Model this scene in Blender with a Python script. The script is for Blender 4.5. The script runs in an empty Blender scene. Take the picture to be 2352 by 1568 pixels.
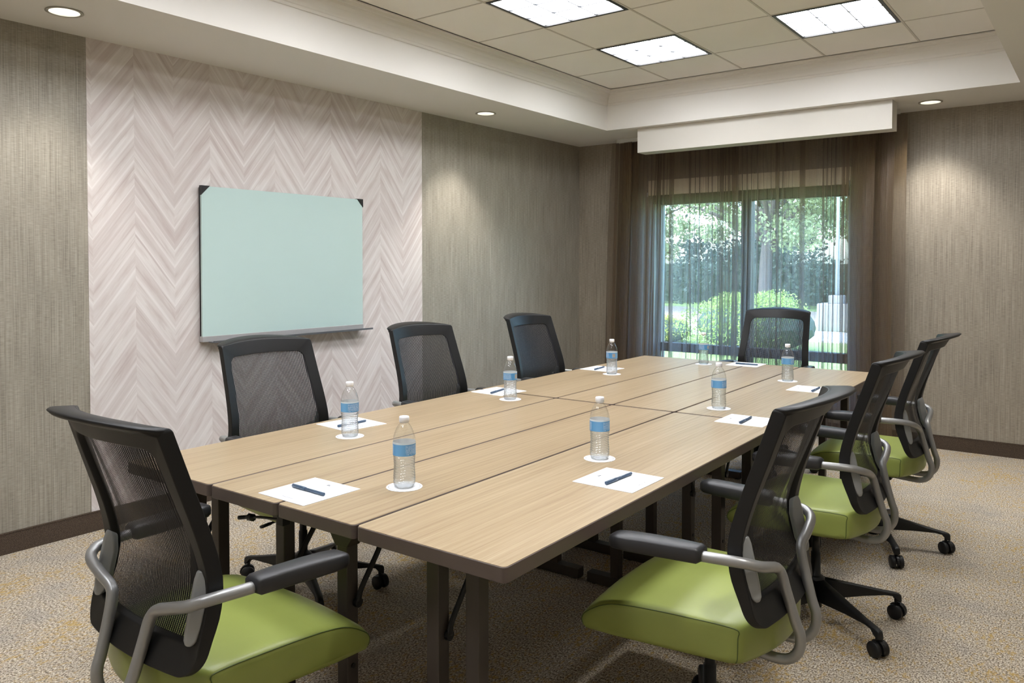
import bpy, bmesh, math, random
from mathutils import Vector, Matrix
from math import sin, cos, pi, radians, sqrt
random.seed(7)
SC = bpy.context.scene
COL = SC.collection

# ------------------------------------------------------------------ camera
YAW, PITCH, FPX, CY = 0.6468432, -0.0240198, 1815.1535, 650.97
cam = bpy.data.cameras.new('camera')
cam.sensor_fit = 'HORIZONTAL'; cam.sensor_width = 36.0
cam.lens = FPX / 2352 * 36.0
cam.shift_y = (CY - 784) / 2352
cam.clip_start = 0.05; cam.clip_end = 300
camo = bpy.data.objects.new('camera', cam)
COL.objects.link(camo)
camo.location = (4.182865, -6.640574, 1.380870)
camo.rotation_euler = (pi / 2 + PITCH, 0, YAW)
SC.camera = camo

# ------------------------------------------------------------------ view, world, sun
vs = SC.view_settings
vs.view_transform = 'Standard'; vs.look = 'None'; vs.gamma = 1.0; vs.use_curve_mapping = False
vs.exposure = 0.68
SC.cycles.max_bounces = 12
SC.cycles.diffuse_bounces = 8
SC.cycles.glossy_bounces = 4
SC.cycles.transmission_bounces = 8
SC.cycles.transparent_max_bounces = 24
SC.cycles.sample_clamp_indirect = 6
SC.cycles.caustics_refractive = False
SC.cycles.caustics_reflective = False

world = bpy.data.worlds.new('world'); SC.world = world; world.use_nodes = True
wn = world.node_tree.nodes; wl = world.node_tree.links
wn.clear()
wo = wn.new('ShaderNodeOutputWorld'); wb = wn.new('ShaderNodeBackground'); ws = wn.new('ShaderNodeTexSky')
ws.sky_type = 'NISHITA'; ws.sun_disc = False; ws.sun_elevation = radians(52); ws.sun_rotation = radians(205)
ws.air_density = 1.2; ws.dust_density = 2.5; ws.ozone_density = 1.0
wb.inputs['Strength'].default_value = 1.7
wl.new(ws.outputs[0], wb.inputs[0]); wl.new(wb.outputs[0], wo.inputs[0])

sun = bpy.data.lights.new('sun', 'SUN'); sun.energy = 5.0; sun.angle = radians(0.6); sun.color = (1, .97, .92)
suno = bpy.data.objects.new('sun', sun); COL.objects.link(suno)
suno.location = (-10, -5, 20)
suno.rotation_euler = Vector((-0.42, -0.45, 0.95)).to_track_quat('Z', 'Y').to_euler()

LAMP_E = 14.5      # troffer diffuser emission
SPOT_E = 24.0     # downlight bulbs

# ------------------------------------------------------------------ node helpers
def mat(name):
    m = bpy.data.materials.new(name); m.use_nodes = True
    nt = m.node_tree; b = nt.nodes['Principled BSDF']
    return m, nt, b
def N(nt, t, **k):
    n = nt.nodes.new(t)
    for a, v in k.items():
        if a in n.inputs.keys(): n.inputs[a].default_value = v
        else: setattr(n, a, v)
    return n
def L(nt, a, b): nt.links.new(a, b)
def math_n(nt, op, a, b=None, c=None, clamp=False):
    n = nt.nodes.new('ShaderNodeMath'); n.operation = op; n.use_clamp = clamp
    for i, v in enumerate((a, b, c)):
        if v is None: continue
        if isinstance(v, (int, float)): n.inputs[i].default_value = v
        else: L(nt, v, n.inputs[i])
    return n.outputs[0]
def mixc(nt, f, a, b):
    n = nt.nodes.new('ShaderNodeMix'); n.data_type = 'RGBA'
    for s, v in ((0, f), (6, a), (7, b)):
        if isinstance(v, (int, float)): n.inputs[s].default_value = v
        elif isinstance(v, tuple): n.inputs[s].default_value = (*v[:3], 1)
        else: L(nt, v, n.inputs[s])
    return n.outputs[2]
def srgb(r, g, b):
    f = lambda c: (c / 255 / 12.92) if c / 255 <= .04045 else ((c / 255 + .055) / 1.055) ** 2.4
    return (f(r), f(g), f(b))
def ramp(nt, fac, stops, interp='LINEAR'):
    r = nt.nodes.new('ShaderNodeValToRGB'); r.color_ramp.interpolation = interp
    e = r.color_ramp.elements
    while len(e) > 1: e.remove(e[-1])
    e[0].position = stops[0][0]; e[0].color = (*stops[0][1], 1)
    for p, c in stops[1:]:
        x = e.new(p); x.color = (*c, 1)
    L(nt, fac, r.inputs[0]); return r.outputs[0]
def coords(nt, out='Object', scale=(1, 1, 1), loc=(0, 0, 0)):
    tc = nt.nodes.new('ShaderNodeTexCoord'); mp = nt.nodes.new('ShaderNodeMapping')
    mp.inputs['Scale'].default_value = scale; mp.inputs['Location'].default_value = loc
    L(nt, tc.outputs[out], mp.inputs[0]); return mp.outputs[0]
def noise(nt, vec, scale, detail=3, rough=.55):
    n = nt.nodes.new('ShaderNodeTexNoise'); n.inputs['Scale'].default_value = scale
    n.inputs['Detail'].default_value = detail; n.inputs['Roughness'].default_value = rough
    L(nt, vec, n.inputs['Vector']); return n.outputs['Fac']
def bump(nt, b, h, strength=.3, dist=.002):
    n = nt.nodes.new('ShaderNodeBump'); n.inputs['Strength'].default_value = strength
    n.inputs['Distance'].default_value = dist
    L(nt, h, n.inputs['Height']); L(nt, n.outputs[0], b.inputs['Normal'])
def setp(b, color=None, rough=None, metal=None, spec=None, **k):
    if color is not None:
        if isinstance(color, tuple): b.inputs['Base Color'].default_value = (*color, 1)
        else: L(b.id_data, color, b.inputs['Base Color'])
    if rough is not None: b.inputs['Roughness'].default_value = rough
    if metal is not None: b.inputs['Metallic'].default_value = metal
    if spec is not None: b.inputs['Specular IOR Level'].default_value = spec
    for a, v in k.items(): b.inputs[a.replace('_', ' ')].default_value = v
def plain(name, rgb, rough=.5, metal=0, spec=.5, mott=.06, scale=40, bmp=0):
    m, nt, b = mat(name)
    v = coords(nt); n = noise(nt, v, scale, 3)
    c = srgb(*rgb)
    d = tuple(x * (1 - mott) for x in c); e = tuple(min(1, x * (1 + mott)) for x in c)
    setp(b, mixc(nt, n, d, e), rough, metal, spec)
    if bmp: bump(nt, b, noise(nt, v, scale * 8, 2), bmp, .001)
    return m

# ------------------------------------------------------------------ materials
M = {}
M['paint_ceiling'] = plain('paint_ceiling', (222, 219, 213), .8, spec=.2, mott=.015, scale=3)
M['paint_trim'] = plain('paint_trim', (216, 212, 205), .65, spec=.3, mott=.015, scale=3)
M['pelmet'] = plain('pelmet_paint', (210, 206, 197), .5, spec=.3, mott=.01, scale=3)

def ceiling_tile():
    m, nt, b = mat('ceiling_tile')
    v = coords(nt)
    n = noise(nt, v, 260, 3, .7); n2 = noise(nt, coords(nt, 'Generated'), 1.6, 2)
    oi = nt.nodes.new('ShaderNodeObjectInfo')
    c = mixc(nt, n, srgb(230, 225, 218), srgb(250, 246, 238))
    c = mixc(nt, math_n(nt, 'MULTIPLY', n2, .20), c, srgb(206, 198, 186))
    c = mixc(nt, math_n(nt, 'MULTIPLY', oi.outputs['Random'], .25), c, srgb(220, 217, 212))
    setp(b, c, .9, spec=.1); bump(nt, b, n, .4, .002); return m
M['tile'] = ceiling_tile()
M['grid'] = plain('grid_paint', (198, 191, 180), .5, spec=.3)
M['dark_gap'] = plain('dark_gap', (52, 44, 38), .8, spec=.1)

def wallpaper(axis, dark, light):
    # woven vinyl: irregular vertical threads over short horizontal ones
    m, nt, b = mat('wallpaper_woven_' + 'xy'[axis])
    tc = nt.nodes.new('ShaderNodeTexCoord'); sx = nt.nodes.new('ShaderNodeSeparateXYZ'); L(nt, tc.outputs['Object'], sx.inputs[0])
    u = sx.outputs[axis]; z = sx.outputs[2]
    cb = nt.nodes.new('ShaderNodeCombineXYZ'); L(nt, u, cb.inputs[0]); L(nt, math_n(nt, 'MULTIPLY', z, .01), cb.inputs[2])
    v1 = noise(nt, cb.outputs[0], 240, 3, .7)
    v1 = math_n(nt, 'MULTIPLY', math_n(nt, 'SUBTRACT', v1, .5), 1.9)
    cb2 = nt.nodes.new('ShaderNodeCombineXYZ'); L(nt, math_n(nt, 'MULTIPLY', u, 30), cb2.inputs[0]); L(nt, math_n(nt, 'MULTIPLY', z, 330), cb2.inputs[2])
    h1 = noise(nt, cb2.outputs[0], 1.0, 3, .6)
    h1 = math_n(nt, 'MULTIPLY', math_n(nt, 'SUBTRACT', h1, .5), 1.3)
    cb3 = nt.nodes.new('ShaderNodeCombineXYZ'); L(nt, u, cb3.inputs[0]); L(nt, math_n(nt, 'MULTIPLY', z, .3), cb3.inputs[2])
    big = math_n(nt, 'SUBTRACT', noise(nt, cb3.outputs[0], 9, 2), .5)
    s = math_n(nt, 'ADD', math_n(nt, 'ADD', math_n(nt, 'ADD', v1, h1), math_n(nt, 'MULTIPLY', big, .5)), .5, clamp=True)
    setp(b, ramp(nt, s, [(0, srgb(*dark)), (.5, tuple((a + c) / 2 for a, c in zip(srgb(*dark), srgb(*light)))), (1, srgb(*light))]), .46, spec=.42)
    bump(nt, b, s, .22, .0016)
    return m
M['paper_y'] = wallpaper(1, (112, 106, 95), (170, 163, 149))
M['paper_x'] = wallpaper(0, (110, 102, 90), (172, 162, 146))

def chevron():
    m, nt, b = mat('chevron_wallpaper')
    tc = nt.nodes.new('ShaderNodeTexCoord'); sx = nt.nodes.new('ShaderNodeSeparateXYZ'); L(nt, tc.outputs['Object'], sx.inputs[0])
    y = math_n(nt, 'ADD', sx.outputs[1], 4.691); z = sx.outputs[2]
    W = .2242
    k = math_n(nt, 'DIVIDE', y, W)
    col = math_n(nt, 'FLOOR', k)
    fr = math_n(nt, 'SUBTRACT', k, col)
    par = math_n(nt, 'FLOORED_MODULO', col, 2.0)          # 0: rising, 1: falling
    tri = math_n(nt, 'ADD', math_n(nt, 'MULTIPLY', fr, math_n(nt, 'SUBTRACT', 1.0, math_n(nt, 'MULTIPLY', par, 2.0))), par)  # 0..1 up to the peak
    p = math_n(nt, 'SUBTRACT', z, math_n(nt, 'MULTIPLY', tri, .298))
    # the strips: bands of p, each strip with its own shade, grain running along the strip
    cb = nt.nodes.new('ShaderNodeCombineXYZ'); L(nt, math_n(nt, 'MULTIPLY', p, 9.2), cb.inputs[0]); L(nt, math_n(nt, 'MULTIPLY', col, 3.7), cb.inputs[1])
    vo = nt.nodes.new('ShaderNodeTexVoronoi'); vo.feature = 'DISTANCE_TO_EDGE'; vo.voronoi_dimensions = '1D'; vo.inputs['Scale'].default_value = 1.0
    w = math_n(nt, 'ADD', math_n(nt, 'MULTIPLY', p, 8.6), math_n(nt, 'MULTIPLY', math_n(nt, 'FLOOR', math_n(nt, 'DIVIDE', math_n(nt, 'ADD', col, 1), 2.0)), 5.37))
    L(nt, w, vo.inputs['W'])
    vc = nt.nodes.new('ShaderNodeTexVoronoi'); vc.feature = 'F1'; vc.voronoi_dimensions = '1D'; vc.inputs['Scale'].default_value = 1.0
    L(nt, w, vc.inputs['W'])
    shade = nt.nodes.new('ShaderNodeSeparateColor'); L(nt, vc.outputs['Color'], shade.inputs[0])
    g = nt.nodes.new('ShaderNodeCombineXYZ')
    L(nt, math_n(nt, 'MULTIPLY', p, 34), g.inputs[0]); L(nt, math_n(nt, 'MULTIPLY', y, 2.2), g.inputs[1]); L(nt, math_n(nt, 'MULTIPLY', col, 9), g.inputs[2])
    gr = noise(nt, g.outputs[0], 1.0, 4, .6)
    g2 = nt.nodes.new('ShaderNodeCombineXYZ')
    L(nt, math_n(nt, 'MULTIPLY', p, 15), g2.inputs[0]); L(nt, math_n(nt, 'MULTIPLY', y, 9.0), g2.inputs[1]); L(nt, math_n(nt, 'MULTIPLY', col, 5), g2.inputs[2])
    bl = noise(nt, g2.outputs[0], 1.0, 3, .55)
    c = mixc(nt, shade.outputs[0], srgb(196, 187, 183), srgb(211, 205, 201))
    c = mixc(nt, math_n(nt, 'MULTIPLY', math_n(nt, 'SUBTRACT', gr, .52), 2.6, clamp=True), c, srgb(224, 220, 217))
    c = mixc(nt, math_n(nt, 'MULTIPLY', math_n(nt, 'SUBTRACT', .46, gr), 4.2, clamp=True), c, srgb(172, 157, 153))
    c = mixc(nt, math_n(nt, 'MULTIPLY', math_n(nt, 'SUBTRACT', bl, .45), 1.6, clamp=True), c, srgb(196, 183, 180))
    e = math_n(nt, 'MULTIPLY', math_n(nt, 'SUBTRACT', .17, vo.outputs['Distance']), 6.5, clamp=True)
    e = math_n(nt, 'MULTIPLY', math_n(nt, 'MULTIPLY', e, e), math_n(nt, 'ADD', .15, shade.outputs[1]), clamp=True)
    c = mixc(nt, math_n(nt, 'MULTIPLY', e, .6), c, srgb(226, 222, 219))
    dk = math_n(nt, 'MULTIPLY', math_n(nt, 'MULTIPLY', math_n(nt, 'SUBTRACT', vo.outputs['Distance'], .22), 5, clamp=True), math_n(nt, 'MULTIPLY', math_n(nt, 'SUBTRACT', bl, .40), 3.2, clamp=True))
    c = mixc(nt, math_n(nt, 'MULTIPLY', dk, .45), c, srgb(168, 152, 146))
    setp(b, c, .6, spec=.25)
    return m
M['chevron'] = chevron()

def carpet():
    m, nt, b = mat('carpet_loop')
    v = coords(nt, 'Object')
    vs_ = coords(nt, 'Object', (1, .62, 1))
    n1 = noise(nt, vs_, 170, 2, .85); n2 = noise(nt, coords(nt, 'Object', (1.0, .7, 1), (5, 3, 0)), 120, 3, .8)
    n3 = noise(nt, coords(nt, 'Object', (1, 1, 1), (9, 1, 0)), 3.2, 3, .6)
    n4 = noise(nt, coords(nt, 'Object', (1.3, .6, 1), (2, 8, 0)), 42, 4, .75)
    s = math_n(nt, 'ADD', math_n(nt, 'MULTIPLY', math_n(nt, 'SUBTRACT', n1, .5), 3.1), .5, clamp=True)
    c = ramp(nt, s, [(0, srgb(88, 77, 65)), (.28, srgb(148, 134, 117)), (.5, srgb(190, 177, 157)), (.72, srgb(220, 209, 190)), (1, srgb(244, 238, 226))])
    g = math_n(nt, 'MULTIPLY', math_n(nt, 'SUBTRACT', math_n(nt, 'ADD', n4, math_n(nt, 'MULTIPLY', n3, .50)), .775), 7.0, clamp=True)
    ochre = ramp(nt, n2, [(0, srgb(128, 98, 46)), (.5, srgb(196, 158, 70)), (1, srgb(226, 200, 128))])
    c = mixc(nt, math_n(nt, 'MULTIPLY', g, .72), c, ochre)
    gg = math_n(nt, 'MULTIPLY', math_n(nt, 'SUBTRACT', .46, n3), 4, clamp=True)
    c = mixc(nt, math_n(nt, 'MULTIPLY', gg, .45), c, srgb(134, 134, 138))
    setp(b, c, .95, spec=.08); bump(nt, b, s, .9, .004); return m
M['carpet'] = carpet()
def baseb():
    m, nt, b = mat('baseboard_carpet')
    v = coords(nt); n = noise(nt, v, 320, 2, .7); n2 = noise(nt, v, 30, 2)
    c = mixc(nt, math_n(nt, 'MULTIPLY', math_n(nt, 'SUBTRACT', n, .35), 2.6, clamp=True), srgb(52, 43, 35), srgb(106, 92, 79))
    c = mixc(nt, math_n(nt, 'MULTIPLY', n2, .3), c, srgb(70, 60, 54))
    setp(b, c, .9, spec=.1); bump(nt, b, n, .5, .002); return m
M['baseboard'] = baseb()

def laminate():
    m, nt, b = mat('oak_laminate')
    oi = nt.nodes.new('ShaderNodeObjectInfo')
    tc = nt.nodes.new('ShaderNodeTexCoord'); add = nt.nodes.new('ShaderNodeVectorMath'); add.operation = 'ADD'
    sc = nt.nodes.new('ShaderNodeVectorMath'); sc.operation = 'SCALE'; sc.inputs['Scale'].default_value = 3.7
    L(nt, oi.outputs['Location'], sc.inputs[0]); L(nt, tc.outputs['Object'], add.inputs[0]); L(nt, sc.outputs[0], add.inputs[1])
    def mp(s):
        q = nt.nodes.new('ShaderNodeMapping'); q.inputs['Scale'].default_value = s; L(nt, add.outputs[0], q.inputs[0]); return q.outputs[0]
    fine = noise(nt, mp((230, 2.6, 1)), 1, 4, .7)
    mid = noise(nt, mp((34, .8, 1)), 1, 3, .55)
    big = noise(nt, mp((7, .35, 1)), 1, 2)
    wv = nt.nodes.new('ShaderNodeTexWave'); wv.inputs['Scale'].default_value = 3.2; wv.inputs['Distortion'].default_value = 9; wv.inputs['Detail'].default_value = 2
    L(nt, mp((4.5, .35, 1)), wv.inputs[0])
    s = math_n(nt, 'ADD', math_n(nt, 'MULTIPLY', fine, .85), math_n(nt, 'MULTIPLY', mid, .4))
    s = math_n(nt, 'ADD', s, math_n(nt, 'MULTIPLY', big, .2))
    s = math_n(nt, 'ADD', s, math_n(nt, 'MULTIPLY', wv.outputs['Fac'], .10))
    s = math_n(nt, 'ADD', math_n(nt, 'MULTIPLY', math_n(nt, 'SUBTRACT', s, .775), 2.4), .5, clamp=True)
    c = ramp(nt, s, [(0, srgb(136, 114, 87)), (.35, srgb(154, 134, 104)), (.7, srgb(163, 144, 115)), (1, srgb(173, 156, 128))])
    setp(b, c, .34, spec=.42); return m
M['laminate'] = laminate()
M['edge'] = plain('table_edge_band', (88, 76, 71), .45, mott=.10, scale=14)
M['steel_bronze'] = plain('bronze_powder_coat', (56, 49, 44), .42, spec=.45, mott=.05)
M['black_metal'] = plain('black_metal', (15, 15, 16), .4, spec=.4)
M['black_plastic'] = plain('black_plastic', (13, 13, 14), .45, spec=.4, mott=.1, scale=60, bmp=.12)
M['black_rubber'] = plain('black_rubber', (20, 20, 21), .5, spec=.35)
M['arm_pad'] = plain('arm_pad_urethane', (40, 40, 42), .4, spec=.45, mott=.08, scale=80, bmp=.2)
M['silver'] = plain('silver_paint', (150, 150, 149), .36, metal=.5, spec=.5, mott=.04)
M['silver_clamp'] = plain('silver_plastic', (146, 148, 148), .42, metal=.15, mott=.04)
def vinyl():
    m, nt, b = mat('green_vinyl')
    v = coords(nt); n = noise(nt, v, 3.5, 3, .6)
    st = nt.nodes.new('ShaderNodeMapping'); st.inputs['Scale'].default_value = (2, 26, 6); L(nt, v, st.inputs[0])
    wr = noise(nt, st.outputs[0], 1, 3, .6)
    c = mixc(nt, n, srgb(127, 138, 64), srgb(147, 157, 84))
    setp(b, c, .36, spec=.42)
    h = math_n(nt, 'ADD', math_n(nt, 'MULTIPLY', wr, .6), math_n(nt, 'MULTIPLY', noise(nt, v, 420, 2), .06))
    bump(nt, b, h, .25, .004); return m
M['vinyl'] = vinyl()
M['piping'] = plain('green_seam', (74, 88, 34), .6, mott=.1)

def mesh_fabric():
    m, nt, b = mat('black_mesh_fabric')
    uv = nt.nodes.new('ShaderNodeTexCoord'); sx = nt.nodes.new('ShaderNodeSeparateXYZ'); L(nt, uv.outputs['UV'], sx.inputs[0])
    fu = math_n(nt, 'FRACT', math_n(nt, 'DIVIDE', sx.outputs[0], .0068))
    fv = math_n(nt, 'FRACT', math_n(nt, 'DIVIDE', sx.outputs[1], .0036))
    gapu = math_n(nt, 'LESS_THAN', math_n(nt, 'ABSOLUTE', math_n(nt, 'SUBTRACT', fu, .5)), .27)
    gapv = math_n(nt, 'LESS_THAN', math_n(nt, 'ABSOLUTE', math_n(nt, 'SUBTRACT', fv, .5)), .40)
    hole = math_n(nt, 'MULTIPLY', gapu, gapv)
    setp(b, srgb(36, 36, 40), .55, spec=.3)
    tr = nt.nodes.new('ShaderNodeBsdfTransparent'); mx = nt.nodes.new('ShaderNodeMixShader')
    L(nt, hole, mx.inputs[0]); L(nt, b.outputs[0], mx.inputs[1]); L(nt, tr.outputs[0], mx.inputs[2])
    L(nt, mx.outputs[0], nt.nodes['Material Output'].inputs[0]); return m
M['mesh'] = mesh_fabric()

def emis(name, rgb, s):
    m, nt, b = mat(name)
    setp(b, rgb, .5); b.inputs['Emission Color'].default_value = (*rgb, 1); b.inputs['Emission Strength'].default_value = s
    return m
M['diffuser'] = emis('lamp_diffuser', (.93, .95, 1.0), LAMP_E)
M['bulb'] = emis('downlight_bulb', (1.0, .96, .88), 12)
M['louver'] = plain('louver_blade', (60, 62, 66), .4)
M['reflector'] = plain('downlight_reflector', (214, 214, 208), .25, metal=.5)
M['lamp_rim'] = plain('troffer_rim', (36, 35, 33), .45)
M['lamp_ring'] = plain('downlight_ring', (165, 161, 150), .4)
M['board'] = plain('glass_board_back_paint', (186, 208, 204), .12, spec=.5, mott=.015, scale=2)
M['black_clip'] = plain('board_clip', (22, 22, 24), .35)
M['alu'] = plain('board_rail', (176, 174, 174), .35, metal=.3)
M['alu_dark'] = plain('board_tray', (110, 112, 116), .35, metal=.5)
M['window_frame'] = plain('window_frame_dark', (26, 29, 33), .45)
M['jamb'] = plain('window_jamb', (176, 176, 172), .6)
M['shade'] = plain('roller_shade_cassette', (226, 212, 186), .8, mott=.05)
M['shade_roll'] = plain('roller_shade_fabric', (66, 66, 44), .85)
M['rail_white'] = plain('curtain_rail', (214, 214, 210), .4)

def glass(name, tint, gloss=.06):
    m = bpy.data.materials.new(name); m.use_nodes = True; nt = m.node_tree; nt.nodes.clear()
    o = nt.nodes.new('ShaderNodeOutputMaterial'); t = nt.nodes.new('ShaderNodeBsdfTransparent'); g = nt.nodes.new('ShaderNodeBsdfGlossy')
    t.inputs[0].default_value = (*tint, 1); g.inputs['Roughness'].default_value = .02
    fr_ = nt.nodes.new('ShaderNodeLayerWeight'); fr_.inputs[0].default_value = .5
    class _F: pass
    fr = _F(); fr.outputs = [math_n(nt, 'ADD', math_n(nt, 'MULTIPLY', math_n(nt, 'POWER', fr_.outputs['Facing'], 3.0), .6), .06)]
    mx = nt.nodes.new('ShaderNodeMixShader'); L(nt, math_n(nt, 'ADD', fr.outputs[0], gloss, clamp=True), mx.inputs[0])
    L(nt, t.outputs[0], mx.inputs[1]); L(nt, g.outputs[0], mx.inputs[2]); L(nt, mx.outputs[0], o.inputs[0]); return m
M['window_glass'] = glass('window_glass', (.80, .92, 1.0), 0)  # blue tint puts the cool daylight colour into the glass
M['pet'] = glass('bottle_plastic', (.97, .98, .98), .0)
def water():
    m = bpy.data.materials.new('water'); m.use_nodes = True; nt = m.node_tree; nt.nodes.clear()
    o = nt.nodes.new('ShaderNodeOutputMaterial'); g = nt.nodes.new('ShaderNodeBsdfRefraction'); g.inputs['IOR'].default_value = 1.15
    g.inputs['Roughness'].default_value = 0; g.inputs[0].default_value = (.97, .98, .99, 1)
    gl = nt.nodes.new('ShaderNodeBsdfGlossy'); gl.inputs['Roughness'].default_value = .03
    t = nt.nodes.new('ShaderNodeBsdfTransparent'); t.inputs[0].default_value = (.95, .97, .98, 1)
    fr_ = nt.nodes.new('ShaderNodeLayerWeight'); fr_.inputs[0].default_value = .5
    frs = math_n(nt, 'ADD', math_n(nt, 'MULTIPLY', math_n(nt, 'POWER', fr_.outputs['Facing'], 4.0), .35), .02)
    m1 = nt.nodes.new('ShaderNodeMixShader'); m1.inputs[0].default_value = .6; L(nt, g.outputs[0], m1.inputs[1]); L(nt, t.outputs[0], m1.inputs[2])
    m2 = nt.nodes.new('ShaderNodeMixShader'); L(nt, frs, m2.inputs[0]); L(nt, m1.outputs[0], m2.inputs[1]); L(nt, gl.outputs[0], m2.inputs[2])
    dw = nt.nodes.new('ShaderNodeBsdfTranslucent'); dw.inputs[0].default_value = (.95, .96, 1, 1)  # faint white mixed into the water colour, painted in place of glints
    m3 = nt.nodes.new('ShaderNodeMixShader'); m3.inputs[0].default_value = .09; L(nt, m2.outputs[0], m3.inputs[1]); L(nt, dw.outputs[0], m3.inputs[2])
    L(nt, m3.outputs[0], o.inputs[0]); return m
M['water'] = water()
M['cap'] = plain('bottle_cap_white', (238, 240, 244), .4, mott=.01)
def label_mat():
    m, nt, b = mat('bottle_label')
    uv = nt.nodes.new('ShaderNodeTexCoord'); sx = nt.nodes.new('ShaderNodeSeparateXYZ'); L(nt, uv.outputs['UV'], sx.inputs[0])
    u, v = sx.outputs[0], sx.outputs[1]           # u 0..1 round the bottle, v 0..1 up
    def band(x, a, c):
        return math_n(nt, 'MULTIPLY', math_n(nt, 'GREATER_THAN', x, a), math_n(nt, 'LESS_THAN', x, c))
    c = mixc(nt, math_n(nt, 'SINE', math_n(nt, 'MULTIPLY', u, 12.566)), srgb(92, 158, 212), srgb(118, 178, 226))
    # rows of small illegible lettering on one side, short ones on the other
    cb = nt.nodes.new('ShaderNodeCombineXYZ'); L(nt, math_n(nt, 'MULTIPLY', u, 150), cb.inputs[0]); L(nt, math_n(nt, 'MULTIPLY', math_n(nt, 'FLOOR', math_n(nt, 'MULTIPLY', v, 22)), 3.3), cb.inputs[1])
    lt = math_n(nt, 'GREATER_THAN', noise(nt, cb.outputs[0], 1, 2), .47)
    rows = math_n(nt, 'LESS_THAN', math_n(nt, 'FRACT', math_n(nt, 'MULTIPLY', v, 11)), .5)
    area = math_n(nt, 'ADD', band(u, .20, .42), math_n(nt, 'ADD', band(u, .94, .99), band(u, .66, .80)))
    ink = math_n(nt, 'MULTIPLY', math_n(nt, 'MULTIPLY', lt, rows), math_n(nt, 'MULTIPLY', area, band(v, .06, .80)))
    c = mixc(nt, math_n(nt, 'MULTIPLY', ink, .8), c, srgb(226, 238, 248))
    # barcode block
    bc = math_n(nt, 'MULTIPLY', band(u, .515, .60), band(v, .16, .72))
    bars = math_n(nt, 'GREATER_THAN', math_n(nt, 'FRACT', math_n(nt, 'MULTIPLY', u, 74)), .55)
    c = mixc(nt, bc, c, mixc(nt, bars, srgb(232, 226, 214), srgb(82, 66, 56)))
    c = mixc(nt, math_n(nt, 'GREATER_THAN', v, .86), c, srgb(222, 232, 240))
    ge = nt.nodes.new('ShaderNodeNewGeometry')
    c = mixc(nt, ge.outputs['Backfacing'], c, srgb(226, 232, 238))
    setp(b, c, .35)
    tl = nt.nodes.new('ShaderNodeBsdfTranslucent'); L(nt, c, tl.inputs[0]); mx = nt.nodes.new('ShaderNodeMixShader'); mx.inputs[0].default_value = .35
    L(nt, b.outputs[0], mx.inputs[1]); L(nt, tl.outputs[0], mx.inputs[2]); L(nt, mx.outputs[0], nt.nodes['Material Output'].inputs[0]); return m
M['label'] = label_mat()
def coaster_mat():
    m, nt, b = mat('paper_coaster')
    tc = nt.nodes.new('ShaderNodeTexCoord'); ln = nt.nodes.new('ShaderNodeVectorMath'); ln.operation = 'LENGTH'; L(nt, tc.outputs['Object'], ln.inputs[0])
    d = math_n(nt, 'ABSOLUTE', math_n(nt, 'SUBTRACT', ln.outputs['Value'], .0455))
    c = mixc(nt, math_n(nt, 'LESS_THAN', d, .0006), srgb(236, 237, 240), srgb(70, 76, 88))
    setp(b, c, .8, spec=.2); return m
M['coaster'] = coaster_mat()
M['paper'] = plain('notepad_paper', (238, 241, 247), .7, spec=.2, mott=.005)
M['ink'] = plain('printed_ink', (52, 54, 58), .6)
M['ink_grey'] = plain('printed_ink_grey', (120, 122, 128), .6)
M['pen'] = plain('pen_blue_grey', (62, 82, 104), .35, mott=.03)
M['pen_print'] = plain('pen_imprint', (176, 186, 198), .5)

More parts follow.
